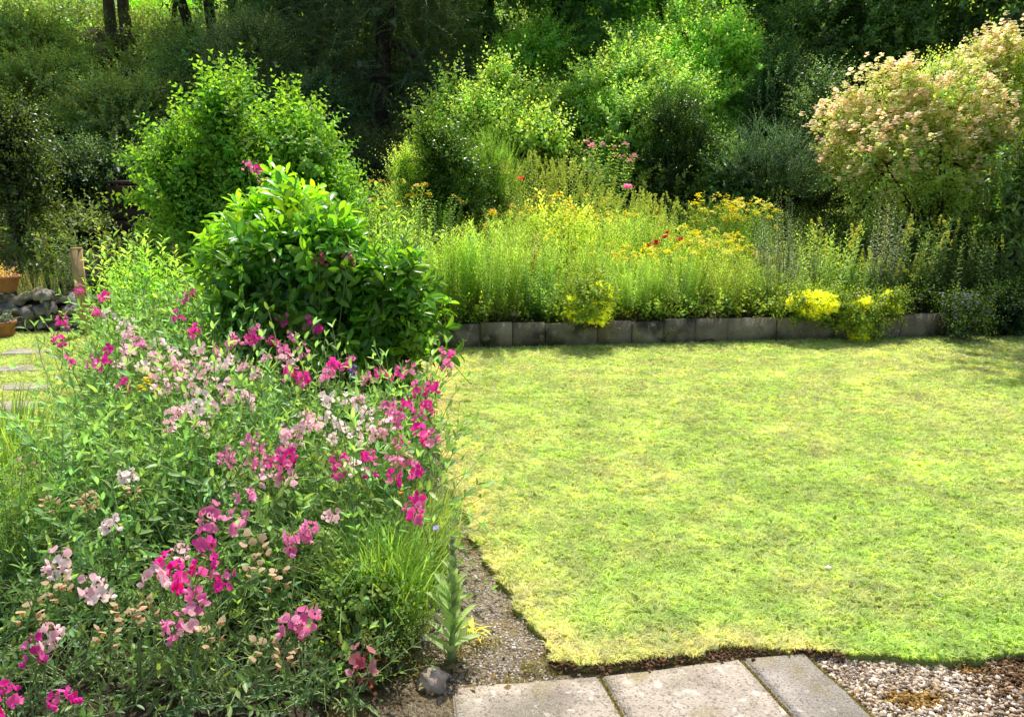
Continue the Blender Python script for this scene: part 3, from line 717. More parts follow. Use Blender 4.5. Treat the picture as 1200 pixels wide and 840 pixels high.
# third row
per('loosestrife', 'upright lime spires left of the pink poppy, leftmost drift at the back', 'plant', 625, 178, 55, 9.9, 'spike', 60, (.30, .38, .07), flower=heads(22, limesp, M_YPETAL, 'flower_spike', 1.0))
per('loosestrife', 'upright lime spires at the back of the border, middle drift', 'plant', 668, 182, 55, 9.9, 'spike', 60, (.30, .40, .08), flower=heads(22, limesp, M_YPETAL, 'flower_spike', 1.0))
per('loosestrife', 'lime spires sloping down behind the pink poppy', 'plant', 715, 212, 66, 9.5, 'spike', 70, (.30, .42, .09), flower=heads(26, limesp, M_YPETAL, 'flower_spike', 1.0))
per('loosestrife', 'pale lime spires on the right below the poppy and above the red flowers', 'plant', 770, 222, 50, 9.2, 'spike', 50, (.32, .44, .10), flower=heads(16, limesp, M_YPETAL, 'flower_spike', 1.0))
per('iris', 'dark blade-leaved clump in shade behind the yellow heads', 'plant', 800, 188, 70, 10.2, 'broom', 90, (.05, .12, .03))
pinkp = [join([shift(petal_ring(7, .045, .045, .3, (.85, .40, .62), None, 3), (0, 0, 0))])]
per('rose_campion', 'leafy stems with small dusty pink flowers at the back of the border', 'plant', 706, 158, 50, 10.4, 'perbroad', 30, (.12, .22, .05), flower=heads(7, [umbel((.75, .33, .42), 14, .04, .02, .016)], M_PETAL, 'flower_head', .9))
per('poppy', 'single large pink poppy standing above the lime drift', 'flower', 740, 212, 10, 9.1, 'pernarrow', 3, MIDG, flower=heads(1, pinkp, M_PETAL, 'flower_head', 1.35), group=None)
redp = [petal_ring(7, .036, .034, .35, (.55, .02, .02), (.05, .01, .01), 2)]
per('red_flower', 'deep red double flowers standing among the yellow heads', 'flower', 775, 272, 30, 8.0, 'pernarrow', 6, LIME, flower=heads(4, redp, M_PETAL, 'flower_head', 1.1), group=None)
per('amaranth', 'spray of dark red-brown leaves in the lime drift', 'plant', 618, 262, 16, 8.05, 'perbroad', 7, (.20, .05, .025), mat=M_LEAF, group=None)
per('small_red_flower', 'one small coral flower above the lime spires', 'flower', 617, 204, 8, 9.3, 'pernarrow', 2, LIME, flower=heads(1, [petal_ring(6, .03, .03, .3, (.8, .12, .07), None, 2)], M_PETAL, 'flower_head', 1.1), group=None)
# silver spires & loosestrife on the right
SIL = (.34, .44, .28)
for px, top, w, n, lb in ((898, 234, 30, 14, 'silvery leafed spires behind the tansy, leftmost of the silver plants'), (925, 226, 26, 14, 'palest silver-white spires with small round leaves'),
                          (960, 232, 18, 6, 'thin dark silver spire standing alone in front of the dark hedge'), (1040, 222, 46, 22, 'broad grey-green spire tapering to a point, tallest on the right')):
    per('mugwort', lb, 'plant', px, top-8, w, 8.0, 'spike', int(n*1.7), SIL, mat=M_SILV, hvar=.3, group='silvery spires in the border', lean=.04)
per('mugwort', 'silvery clump filling the gap below the palest spires', 'plant', 915, 272, 60, 7.85, 'spike', 46, (.38, .48, .30), mat=M_SILV, group='silvery spires in the border')
for px, top, w, n, tn, lb in ((972, 252, 46, 34, (.19, .30, .06), 'leafy loosestrife with yellow whorls left of the grey-green spire'), (1010, 290, 46, 40, (.14, .25, .05), 'lower loosestrife between the two yellow mounds'),
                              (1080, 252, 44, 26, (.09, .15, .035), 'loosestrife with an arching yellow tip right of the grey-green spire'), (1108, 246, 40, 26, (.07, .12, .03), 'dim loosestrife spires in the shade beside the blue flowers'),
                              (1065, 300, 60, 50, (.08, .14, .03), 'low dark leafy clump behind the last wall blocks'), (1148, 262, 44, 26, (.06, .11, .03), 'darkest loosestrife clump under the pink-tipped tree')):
    per('yellow_loosestrife', lb, 'plant', px, top, w, fd(px)+.5, 'perlance', n, tn, flower=heads(max(2, n//8), loos, M_YPETAL, 'flower_spike', .9), hvar=.22)

# frothy yellow mounds over the wall
def froth(px, top, bot, wpx, d, label, n=900, nl=7):
    zt, zb = Zof(top, d), Zof(bot, d); x = Xof(px, d, (zt+zb)/2); rx = wpx/F*d/2
    root = thing('ladys_mantle', (x, d, max(zb, 0)), label, 'plant', 'frothy yellow mounds along the wall')
    P, D, lc, lr = crown(np.array([0, 0, (zt-zb)/2]), rx, rx*.6, (zt-zb)/2, nl, int(n*.5), .5, lobe=(.3, .7))
    a, b = swarm(SP['mound'], P, D, .7+.5*rng.random(len(P)), tints(len(P), (.20, .30, .04)))
    build('foliage', join([a, b]), M_LEAF, root)
    P, D, _, _ = crown(np.array([0, 0, (zt-zb)/2+.03]), rx, rx*.6, (zt-zb)/2, nl*2, n, .8, lobe=(.35, .5))
    fl = petal_ring(5, .016, .013, .4, (1, 1, 1))
    k = 6; P = (P[:, None]+rng.normal(size=(len(P), k, 3))*.014).reshape(-1, 3)
    build('flower_froth', place(fl, frames(rv(len(P)), [0, 0, 1.], .7+.6*rng.random(len(P))), P, tints(len(P), (.58, .60, .07), .3, .08)), M_FROTH, root)
froth(692, 338, 382, 58, fd(692)-.02, 'small yellow-green frothy mound tumbling over the middle of the wall')
froth(952, 344, 376, 74, fd(952)-.02, 'broad bright yellow frothy mound on top of the wall', 1100)
froth(1003, 352, 400, 44, fd(1003)-.08, 'yellow-green frothy mound hanging down over the wall face')
froth(1046, 348, 370, 28, fd(1046)-.0, 'smallest yellow frothy tuft on the wall, at the right', 300, 4)
# blue bellflowers at the right end
def blues(root, P, D, S):
    fl = petal_ring(5, .012, .010, .3, (1, 1, 1)); i = rng.integers(0, len(P), 200); Q = P[i]+D[i]*.10+rng.normal(size=(200, 3))*.03
    build('flowers', place(fl, frames(rv(200), [0, 0, 1.], .8+.5*rng.random(200)), Q, tints(200, (.26, .22, .62), .2, .1)), M_PETAL, root)
shrub('bellflower', 'low mound of small violet-blue flowers at the right end of the wall', 'plant', 1135, 335, 392, 70, 7.45, 'mound', 260, (.08, .15, .035), nl=7, extra=blues, r0=.004)
shrub('ground_ivy', 'very dark leafy mound at the far right behind the lawn', 'plant', 1185, 320, 400, 70, 7.7, 'small', 420, (.04, .09, .025), nl=7, r0=.006)
# small plants at the wall foot and hanging
for px, py, lb in ((778, 396, 'tiny weed growing in a wall joint below the tall middle clump'), (563, 372, 'spiky green weed leaning over the wall top at the left')):
    shrub('weed', lb, 'plant', px, py-9, py+8, 14, fd(px)-.03 if py > 380 else fd(px)+.05, 'mound', 10, (.18, .30, .05), nl=2, r0=.002)

# low filler so that no bare soil shows between the clumps
n = 5200; x = -1.0+7.0*rng.random(n); t_ = .05+3.35*rng.random(n)**1.1; y = np.array([wall_y(a) for a in x])+t_
z = np.array([H(a, b) for a, b in zip(x, y)])
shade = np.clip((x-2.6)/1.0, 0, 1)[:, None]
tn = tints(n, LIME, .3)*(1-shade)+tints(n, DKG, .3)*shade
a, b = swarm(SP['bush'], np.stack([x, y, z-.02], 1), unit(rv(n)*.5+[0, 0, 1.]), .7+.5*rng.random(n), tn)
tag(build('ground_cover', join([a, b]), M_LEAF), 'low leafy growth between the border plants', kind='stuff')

# ================================================================== SHRUBS AND TREES ON THE BANK
G_S = 'shrubs on the bank behind the border'
shrub('hazel_bush', 'bright yellow-green bush with twiggy tops above the middle of the border', 'shrub', 562, 74, 190, 178, 11.4, 'hazel', 1500, (.19, .285, .06), nl=14, leaders=40, group=G_S, lobes=[(497,112,28),(535,100,30),(585,98,32),(630,112,28),(560,140,45),(610,155,42),(520,135,30),(640,150,28),(550,175,35)])
shrub('privet_bush', 'upright glossy dark bush with bright tips left of the feathery broom', 'shrub', 522, 140, 262, 88, 9.7, 'bush', 900, (.10, .21, .035), nl=10, mat=M_GLOSS, upd=1.0, leaders=50, group=G_S, lobes=[(515,165,30),(500,195,28),(540,190,32),(520,225,36),(500,235,28),(548,235,26),(505,150,14)])
shrub('broom_bush', 'feathery bright green broom with fine upright twigs', 'shrub', 583, 150, 265, 95, 10.2, 'broom', 900, (.20, .37, .06), nl=8, upd=1.8, mat=M_LEAFN, group=G_S, size=.7)
shrub('spurge_bush', 'small yellow-green bush with rusty lower leaves in front of the dark gap', 'shrub', 470, 168, 262, 50, 9.6, 'small', 420, (.24, .33, .06), nl=7, upd=1.0, group=G_S)
shrub('elder_bush', 'large mid green bush with cream-green tips right of the hazel', 'shrub', 745, 62, 205, 160, 11.9, 'bushk', 1500, (.16, .26, .06), nl=14, group=G_S, leaders=20, lobes=[(700,85,32),(745,80,38),(790,105,38),(690,130,40),(735,135,45),(780,150,40),(715,175,38),(670,110,22)])
shrub('field_maple_bush', 'tall pale green bush reaching the top edge right of centre', 'shrub', 815, 8, 150, 170, 13.0, 'bushk', 1700, (.17, .30, .05), nl=15, group=G_S, leaders=20, lobes=[(790,30,38),(840,40,42),(880,60,32),(780,75,42),(830,95,48),(870,110,34),(750,45,28),(905,95,20)])
shrub('holly_bush', 'rounded very dark green bush behind the iris leaves', 'shrub', 790, 105, 235, 120, 11.0, 'small', 1500, (.05, .12, .03), nl=10, mat=M_GLOSS, group=G_S)
shrub('juniper_bush', 'low blue-green feathery bush in shade left of the pink-tipped tree', 'shrub', 905, 142, 240, 135, 10.5, 'droop', 900, (.04, .095, .045), nl=10, group=G_S, upd=.8, size=.6)
shrub('yew_bush', 'dark dense bush left of the pink-tipped tree', 'shrub', 915, 45, 175, 130, 12.4, 'small', 1600, (.05, .11, .04), nl=10, group=G_S, size=1.3)
shrub('dogwood_bush', 'leafy bush with mid green sprays high on the right of the bank', 'shrub', 1010, -40, 110, 190, 13.2, 'bushk', 1500, (.07, .14, .035), nl=14, group=G_S)
shrub('bramble_bush', 'low dim bush under the tall bushes at the right back', 'shrub', 855, 175, 250, 80, 10.8, 'bushk', 420, (.06, .12, .03), nl=7, group=G_S)
shrub('grey_willow_bush', 'grey-green bush behind the tall leafy shrub on the left', 'shrub', 292, 22, 150, 110, 12.5, 'small', 1700, (.11, .17, .07), nl=11, group=G_S, size=1.3, lobes=[(265,45,28),(300,40,34),(325,65,28),(285,85,40),(310,115,34),(265,110,30)])
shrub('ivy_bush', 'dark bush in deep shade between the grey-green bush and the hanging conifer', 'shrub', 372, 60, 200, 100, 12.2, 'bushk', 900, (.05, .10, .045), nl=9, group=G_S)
shrub('nettle_bush', 'dim bush at the top left of the bank', 'shrub', 60, 60, 175, 170, 13.6, 'bushk', 1400, (.14, .20, .05), nl=12, group=G_S)
shrub('bramble_bush', 'mid green bush mid-way up the left bank', 'shrub', 165, 85, 195, 170, 12.6, 'bushk', 1300, (.12, .18, .05), nl=12, group=G_S)
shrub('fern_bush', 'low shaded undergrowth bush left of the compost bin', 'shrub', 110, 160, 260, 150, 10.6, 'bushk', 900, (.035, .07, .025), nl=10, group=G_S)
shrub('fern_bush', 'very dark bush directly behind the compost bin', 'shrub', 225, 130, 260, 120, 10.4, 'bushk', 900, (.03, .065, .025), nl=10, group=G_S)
shrub('elder_bush', 'large dim bush filling the left edge of the photo', 'shrub', 5, 66, 260, 92, 8.9, 'bush', 1000, (.09, .15, .05), nl=10, group=G_S, mat=M_GLOSS)
shrub('bramble_bush', 'dark twiggy bush with bare stems below the hanging conifer', 'shrub', 440, 120, 230, 80, 11.6, 'small', 500, (.05, .08, .03), nl=8, group=G_S)
shrub('laurel_bush', 'glossy grey-leafed bush at the right edge of the photo', 'shrub', 1192, 148, 345, 80, 8.35, 'laurel', 330, (.10, .17, .07), nl=9, group=G_S, mat=M_GLOSS, size=.62)
shrub('viburnum_bush', 'mid green bush in the gap between the hazel and the elder', 'shrub', 655, 95, 205, 110, 12.3, 'bushk', 900, (.11, .20, .045), nl=10, group=G_S)
shrub('viburnum_bush', 'sunlit loose bush directly below the thick black trunk', 'shrub', 625, 20, 110, 120, 14.0, 'bushk', 900, (.16, .28, .045), nl=10, group=G_S, leaders=10)
shrub('lilac_bush', 'dim bush with grey-green leaves between the dark yew and the pink-tipped tree', 'shrub', 965, 75, 230, 90, 11.4, 'bush', 900, (.07, .13, .05), nl=10, group=G_S)
shrub('lilac_bush', 'leafy dim bush high on the bank above the compost bin', 'shrub', 235, 30, 150, 130, 13.4, 'bushk', 1000, (.10, .17, .045), nl=10, group=G_S)
shrub('lilac_bush', 'olive green bush above the left end of the bank', 'shrub', 15, 10, 110, 150, 14.4, 'bushk', 1000, (.15, .21, .05), nl=10, group=G_S)
# pink tinged tree
def blossoms(root, P, D, S):
    f = umbel((1, .98, .95), 9, .035, .02, .02); m = (P[:, 2] > np.percentile(P[:, 2], 30)); Q = P[m]+D[m]*(S[m]*.3)[:, None]
    Q = Q[(vnoise(Q[:, 0]*3+9, Q[:, 2]*3, 1.4, 2) > .33)]; Q = np.repeat(Q, 3, 0)+rng.normal(size=(len(Q)*3, 3))*.06; n = len(Q)
    cc = np.array([[.84, .72, .56], [.72, .78, .42], [.88, .82, .58], [.60, .68, .28]])[rng.integers(0, 4, n)]
    build('pink_tips', place(f, frames(unit(rv(n)*.5+[0, 1, 0]), [0, 0, 1.], .7+.6*rng.random(n)), Q, cc*(.8+.4*rng.random((n, 1)))), M_PETAL, root)
shrub('maple_tree', 'spreading small tree with salmon-pink and cream young leaf tips', 'tree', 1112, 66, 262, 300, 9.9, 'bush', 3300, (.20, .29, .08), nl=30, lobe=(.22, .36), extra=blossoms, r0=.022, leaders=30, depth=.7, upd=.35, nsub=120, lobes=[(1000,140,34),(1045,112,42),(1105,98,46),(1170,92,50),(992,185,26),(1040,170,52),(1110,165,65),(1185,160,65),(1030,225,36),(1090,235,50),(1160,230,60),(1130,120,50),(1215,120,60),(1010,225,18)])

# trees
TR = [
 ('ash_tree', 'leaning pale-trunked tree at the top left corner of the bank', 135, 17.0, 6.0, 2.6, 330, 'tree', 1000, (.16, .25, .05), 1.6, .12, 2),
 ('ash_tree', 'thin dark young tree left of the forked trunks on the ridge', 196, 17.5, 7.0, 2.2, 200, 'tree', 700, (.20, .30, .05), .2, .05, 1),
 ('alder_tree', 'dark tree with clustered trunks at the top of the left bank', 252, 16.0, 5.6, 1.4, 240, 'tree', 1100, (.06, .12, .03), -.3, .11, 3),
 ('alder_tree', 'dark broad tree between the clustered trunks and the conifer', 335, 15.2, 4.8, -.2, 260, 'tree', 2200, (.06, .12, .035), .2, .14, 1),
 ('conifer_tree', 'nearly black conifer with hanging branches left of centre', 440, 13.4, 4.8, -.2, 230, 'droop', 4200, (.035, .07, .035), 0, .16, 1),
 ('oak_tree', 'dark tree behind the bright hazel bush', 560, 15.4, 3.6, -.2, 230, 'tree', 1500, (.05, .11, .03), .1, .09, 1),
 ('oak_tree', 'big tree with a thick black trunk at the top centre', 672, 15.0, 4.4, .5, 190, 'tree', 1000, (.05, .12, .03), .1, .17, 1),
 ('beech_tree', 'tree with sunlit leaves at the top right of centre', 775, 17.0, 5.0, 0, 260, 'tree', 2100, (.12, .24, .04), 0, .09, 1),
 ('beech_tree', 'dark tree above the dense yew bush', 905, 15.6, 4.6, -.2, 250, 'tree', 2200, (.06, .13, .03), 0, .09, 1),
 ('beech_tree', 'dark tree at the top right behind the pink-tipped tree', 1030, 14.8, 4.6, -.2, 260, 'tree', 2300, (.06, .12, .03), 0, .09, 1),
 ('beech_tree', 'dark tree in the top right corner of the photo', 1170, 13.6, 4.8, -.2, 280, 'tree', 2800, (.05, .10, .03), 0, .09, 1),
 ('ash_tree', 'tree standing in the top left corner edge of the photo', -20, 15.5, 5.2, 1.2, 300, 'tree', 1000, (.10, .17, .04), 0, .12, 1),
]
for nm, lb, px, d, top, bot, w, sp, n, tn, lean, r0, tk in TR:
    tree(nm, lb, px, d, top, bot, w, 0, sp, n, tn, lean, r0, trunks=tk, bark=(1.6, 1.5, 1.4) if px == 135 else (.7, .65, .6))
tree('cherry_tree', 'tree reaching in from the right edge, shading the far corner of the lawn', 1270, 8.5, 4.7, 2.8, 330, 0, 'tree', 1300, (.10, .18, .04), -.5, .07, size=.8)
# far sunlit wood behind the ridge, reads as one mass
n = 9000; x = -26+52*rng.random(n); y = 21+6*rng.random(n); z = 3+6*rng.random(n)**1.1
lump = vnoise(x, z, .6, 3); k = lump > .30; x, y, z = x[k], y[k]+3*lump[k], z[k]; n = len(x)
a, b = swarm(SP['tree'], np.stack([x, y, z], 1), unit(rv(n)+[0, 0, .3]), 2.0+1.2*rng.random(n), tints(n, (.17, .27, .045), .4))
tag(build('far_wood', join([a, b]), M_FAR), 'sunlit leaves of the wood beyond the ridge', kind='stuff')
# undergrowth on the bank
n = 15000; x = -12+26*rng.random(n); y = 8.4+11.5*rng.random(n); k = np.abs(x) < y*.72+1; x, y = x[k], y[k]
k = ~((x > -1.0) & (x < 6) & (y < 10.8)); x, y = x[k], y[k]; n = len(x)
z = np.array([H(a_, b_) for a_, b_ in zip(x, y)])
bump = vnoise(x, y, 1.1, 2); z = z-.08+.45*bump
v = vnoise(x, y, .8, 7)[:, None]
left = np.clip((-x-1.5)/1, 0, 1)[:, None]*np.clip((12.2-y)/1.5, 0, 1)[:, None]  # mask that dims the lower left bank's leaf tint, painting in its shade
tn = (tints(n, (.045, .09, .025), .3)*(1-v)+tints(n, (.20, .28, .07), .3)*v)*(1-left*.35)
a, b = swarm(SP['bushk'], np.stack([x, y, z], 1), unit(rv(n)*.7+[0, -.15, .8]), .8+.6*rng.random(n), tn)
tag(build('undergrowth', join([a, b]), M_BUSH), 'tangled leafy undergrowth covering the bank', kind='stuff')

# ================================================================== LEFT SIDE THINGS
# stone wall
out = []; k = 0
for row in range(4):
    x = -6.2
    while x < -2.75:
        w = rng.uniform(.07, .22); hh = rng.uniform(.04, .095)
        out.append(shift(rock(w*.56, .10, hh*.75, k, 3, 1.1, tuple(np.array([1, 1, 1.])*rng.uniform(.5, 1.15))), (x+w/2, 7.95+.03*row+.03*rng.normal(), .045+row*.088+.018*rng.normal()), rng.normal()*.3, (rng.normal()*.25, rng.normal()*.2)))
        x += w*.92; k += 1
tag(build('dry_stone_wall', join(out), M_STONE), 'low rough dry stone wall at the left behind the side lawn', 'wall')
def pot(px, py, d, z, rad, h, label):
    x = Xof(px, d, z)
    root = thing('flower_pot', (x, d, z), label, 'flower pot', 'terracotta pots by the dry stone wall')
    build('pot_body', lathe([(.0, 0), (rad*.72, 0), (rad*.76, .01), (rad*.93, h*.78), (rad*.93, h*.79)]), M_TERRA, root, True)
    build('rim', lathe([(rad*.93, h*.76), (rad*1.0, h*.78), (rad*1.02, h*.98), (rad*.98, h), (rad*.90, h), (rad*.88, h*.86)]), M_TERRA, root, True)
    build('potting_soil', lathe([(rad*.89, h*.86), (rad*.4, h*.90), (0.001, h*.91)]), M_SOIL, root, True)
    return x
zt = .40
x1 = pot(2, 335, 7.93, zt, .17, .15, 'wide terracotta pot with dry tan growth, standing on the dry stone wall')
x2 = pot(0, 385, 7.62, .0, .155, .17, 'terracotta pot with grey-leaved plant, on the grass below the stone wall')
def potplant(x, d, z, label, sp, n, tint, mat, size, name):
    root = thing(name, (x, d, z), label, 'plant')
    a_ = rng.random(n)*6.28; r_ = .1*np.sqrt(rng.random(n)); P = np.stack([r_*np.cos(a_), r_*np.sin(a_), 0*a_], 1)
    a, b = swarm(SP[sp], P, unit(rv(n)*.7+[0, 0, .8]), size*(.7+.5*rng.random(n)), tints(n, tint))
    build('foliage', a, mat, root); build('stems', b, M_STEM, root)
potplant(x1, 7.93, zt+.13, 'dried tan plant in the pot on top of the stone wall', 'mound', 40, (.62, .44, .22), M_LEAF, .8, 'dried_plant')
potplant(x2, 7.62, .15, 'grey-green leafy plant in the pot on the grass', 'mound', 60, (.24, .32, .20), M_SILV, .8, 'potted_plant')
# post and stake
xp = Xof(90, 7.6, .5)
ps = thing('wooden_post', (xp-.02, 7.7, 0), 'square pale wooden post standing beside the leafy perennials', 'post')
build('post_body', shift(box(-.045, .045, -.045, .045, -.05, Zof(292, 7.7), .006, .002), (0, 0, 0), .3), M_WOOD, ps)
build('top_cap', shift(box(-.047, .047, -.047, .047, Zof(292, 7.7)+.0, Zof(292, 7.7)+.012, .003, 0, (.8, .75, .7)), (0, 0, 0), .3), M_WOOD, ps)
tag(build('wooden_stake', shift(box(-.018, .018, -.018, .018, -.1, Zof(286, 6.2), .003, .001, (.75, .7, .62)), (Xof(206, 6.2, .9), 6.2, 0), .2), M_WOOD), 'thin grey wooden stake half hidden in the leafy perennials', 'stake')
# compost bin
cb = thing('compost_bin', (Xof(176, 9.4, 1.0), 9.4, H(-3.9, 9.4)-.05), 'dark brown slatted wooden compost bin in deep shade', 'compost bin')
ht = Zof(216, 9.4)-(H(-3.9, 9.4)-.05); sl = []
for i in range(7):
    z0 = i*ht/7
    for (x0, x1_, y0, y1) in ((-.3, .3, -.3, -.275), (-.3, -.275, -.272, .272), (.275, .3, -.272, .272), (-.3, .3, .275, .3)):
        sl.append(box(x0, x1_, y0, y1, z0+.006, z0+ht/7-.006, .003))
build('slats', join(sl), M_DWOOD, cb)
for sx in (-1, 1):
    for sy in (-1, 1): build('corner_post', box(sx*.262-.018, sx*.262+.018, sy*.262-.010, sy*.262+.010, 0, ht+.01, .003), M_DWOOD, cb)
build('lid', box(-.32, .32, -.32, .32, ht+.012, ht+.04, .005), M_DWOOD, cb)
# plants round the stone wall
for px, top, w, d, n, sp, tn, nm, lb in (
    (40, 250, 60, 8.5, 60, 'broom', (.10, .19, .05), 'iris', 'clump of long arching leaves behind the stone wall'),
    (62, 262, 30, 8.5, 14, 'perlance', (.18, .30, .05), 'leafy_perennial', 'upright pale green stems left of the wooden post'),
    (30, 222, 18, 8.7, 3, 'spike', (.12, .16, .06), 'dock', 'two thin seed spikes rising above the stone wall'),
    (100, 262, 40, 8.4, 14, 'perlance', (.08, .15, .04), 'leafy_perennial', 'shaded leafy stems behind the wooden post'),
    (60, 312, 90, 8.25, 60, 'perlance', (.14, .24, .05), 'leafy_perennial', 'low mixed foliage spilling behind the stone wall')):
    perennial(nm, lb, 'plant', px, top, w, d, sp, n, tn, group='plants behind the dry stone wall')
perennial('dead_flower', 'pale straw-coloured dried flower heads above the stone wall', 'plant', 45, 315, 46, 8.15, 'pernarrow', 34, (.48, .38, .20), stemtint=(.5, .4, .2))

# tall leafy perennials in front of the shrub
G_P = 'tall leafy perennials at the far end of the sweet pea bed'
for px, top, w, d, n, tn, lb in ((154, 262, 54, 5.9, 60, (.20, .34, .055), 'tall bright leafy clump right beside the wooden post'), (180, 270, 70, 5.7, 66, (.23, .37, .06), 'bright leafy clump hiding the thin stake'),
                               (232, 292, 70, 5.4, 60, (.18, .32, .05), 'bright leafy clump touching the glossy rhododendron'), (150, 245, 16, 6.1, 4, (.24, .38, .06), 'single tall stem rising above its bright leafy neighbours'),
                               (285, 305, 70, 5.0, 40, (.17, .30, .05), 'light green leafy stems in front of the glossy rhododendron'),
                               (132, 330, 30, 5.1, 26, (.17, .29, .05), 'shorter leafy stems at the left end of the bright clumps')):
    perennial('goldenrod', lb, 'plant', px, top, w, d, 'perlance', n, tn, group=G_P, bz=0.0, lean=.15)

# philadelphus + rhododendron
shrub('mock_orange_shrub', 'tall arching shrub with small curled bright leaves at the left of centre', 'shrub', 300, 104, 330, 262, 6.9, 'phila', 2300, (.15, .30, .04), nl=20, leaders=70, r0=.02, upd=.6, mat=M_LEAF, lobe=(.26, .42), var=.25, lobes=[(262,128,42),(215,172,45),(300,160,50),(350,158,42),(240,215,55),(300,225,60),(365,200,45),(395,235,35),(200,205,28),(225,255,45),(330,250,50),(185,165,16),(280,105,22),(340,130,25)])
shrub('rhododendron_shrub', 'dense rounded shrub with long glossy leaves beside the lawn', 'shrub', 398, 262, 462, 262, 4.95, 'laurel', 1900, (.085, .20, .03), nl=16, r0=.016, mat=M_GLOSS, upd=.25, depth=.8, leaders=30, size=.72, var=.5, lobes=[(300,300,50),(372,292,52),(420,318,40),(465,320,38),(470,360,38),(430,370,60),(370,365,65),(485,395,24),(440,425,42),(310,350,50),(395,425,45),(340,420,40),(350,262,30),(492,372,20),(400,272,18)])
shrub('rhododendron_shrub', 'paler glossy shrub between the mock orange and the rounded rhododendron', 'shrub', 335, 235, 330, 130, 5.7, 'laurel', 260, (.18, .33, .045), nl=8, r0=.012, mat=M_GLOSS, upd=.8, size=.85, lobes=[(300,262,42),(345,250,38),(380,262,22),(270,285,28),(285,232,20),(330,225,16)])
perennial('leafy_perennial', 'bright green leafy stems behind the rhododendron, left of the wall', 'plant', 432, 215, 70, 6.9, 'perlance', 50, (.17, .31, .05), bz=0.0, group=G_P)
perennial('ragwort', 'bright stems with small orange-yellow heads above the rhododendron', 'plant', 465, 208, 60, 7.9, 'pernarrow', 50, (.18, .30, .05), flower=heads(7, yor, M_YPETAL, 'flower_head', .8), group=G_B)

# ================================================================== SWEET PEAS
def hsurf(x, y):
    h = np.interp(y, [2.05, 2.15, 2.4, 2.8, 3.3, 4.0, 5.0, 5.6], [.06, .13, .27, .39, .54, .67, .84, .85])
    h = h*np.clip(.35+(-.27-x)/.25, .35, 1)
    return h+.08*(vnoise(x, y, 3.2, 1)-.5)
def flowerT(c, c2):
    std = leaf(.024, .028, 4, -.25, .12, .5, .55, mid=.80)
    std['v'] = std['v']+rng.normal(size=std['v'].shape)*.0011
    st = place(std, frames(np.array([[0, .25, 1.]]), [0, -1., .2]), np.zeros((1, 3)), np.array([c]))
    wg = leaf(.016, .012, 3, .15, .2, .6, .6)
    w = place(wg, frames(np.array([[.25, -.8, .35], [-.25, -.8, .35]]), np.array([[.9, 0, .5], [-.9, 0, .5]])), np.zeros((2, 3)), np.array([c2, c2]))
    cal = shift(rock(.0035, .0035, .005, 2, 1, .1, (.14, .2, .06)), (0, .002, -.003))
    return join([st, w, cal])
PC = {'m': ((.86, .04, .42), (.74, .03, .46)), 'p': ((.82, .22, .50), (.84, .42, .62)), 'l': ((.92, .60, .68), (.92, .78, .80)),
      'w': ((.92, .82, .80), (.92, .88, .82)), 'c': ((.70, .55, .34), (.62, .42, .20)), 'd': ((.45, .10, .14), (.5, .16, .2))}
def cluster(key, n=7):
    c, c2 = map(np.array, PC[key]); out = []
    pale = np.array([.92, .70, .80]) if key in 'mp' else np.array([.95, .88, .86])
    for i in range(n):
        t = i/(n-1); az = i*2.4+rng.normal()*.4; mx = rng.random()**2*.45*(key != 'c')
        f = flowerT((c*(1-mx)+pale*mx)*(.8+.3*rng.random()), (c2*(1-mx)+pale*mx)*(.85+.25*rng.random()))
        o = np.array([math.cos(az), math.sin(az), .15]); sc = 1.22-.45*t
        Mf = frames(np.array([[-o[0], -o[1], -.1+rng.normal()*.25]]), [0, 0, 1.], sc, np.array([rng.normal()*.4]))
        if key == 'c': Mf = frames(np.array([[-o[0]*.6, -o[1]*.6, 1.1]]), [0, 0, 1.], .8)
        out.append(place(f, Mf, np.array([[o[0]*.019, o[1]*.019, -.022+.046*t+.004*rng.normal()]])))
    for k in range(3):
        out.append(shift(rock(.003, .003, .006, k, 1, .2, (.30, .40, .14) if key != 'm' else (.5, .2, .3)), (.004*rng.normal(), .004*rng.normal(), .036+.006*k)))
    pd = tube(bezier((0, 0, .042), (.02, .02, -.16), (.02, -.01, 0), 6), np.linspace(.0012, .002, 6), 4, (.24, .33, .13))
    return join(out+[pd])
CM = {}
for k_ in PC:
    CM[k_] = []
    for j in range(4):
        o = build('flower_cluster', cluster(k_, 6+j % 3), M_PETAL, smooth=False); CM[k_].append(o.data); bpy.data.objects.remove(o)
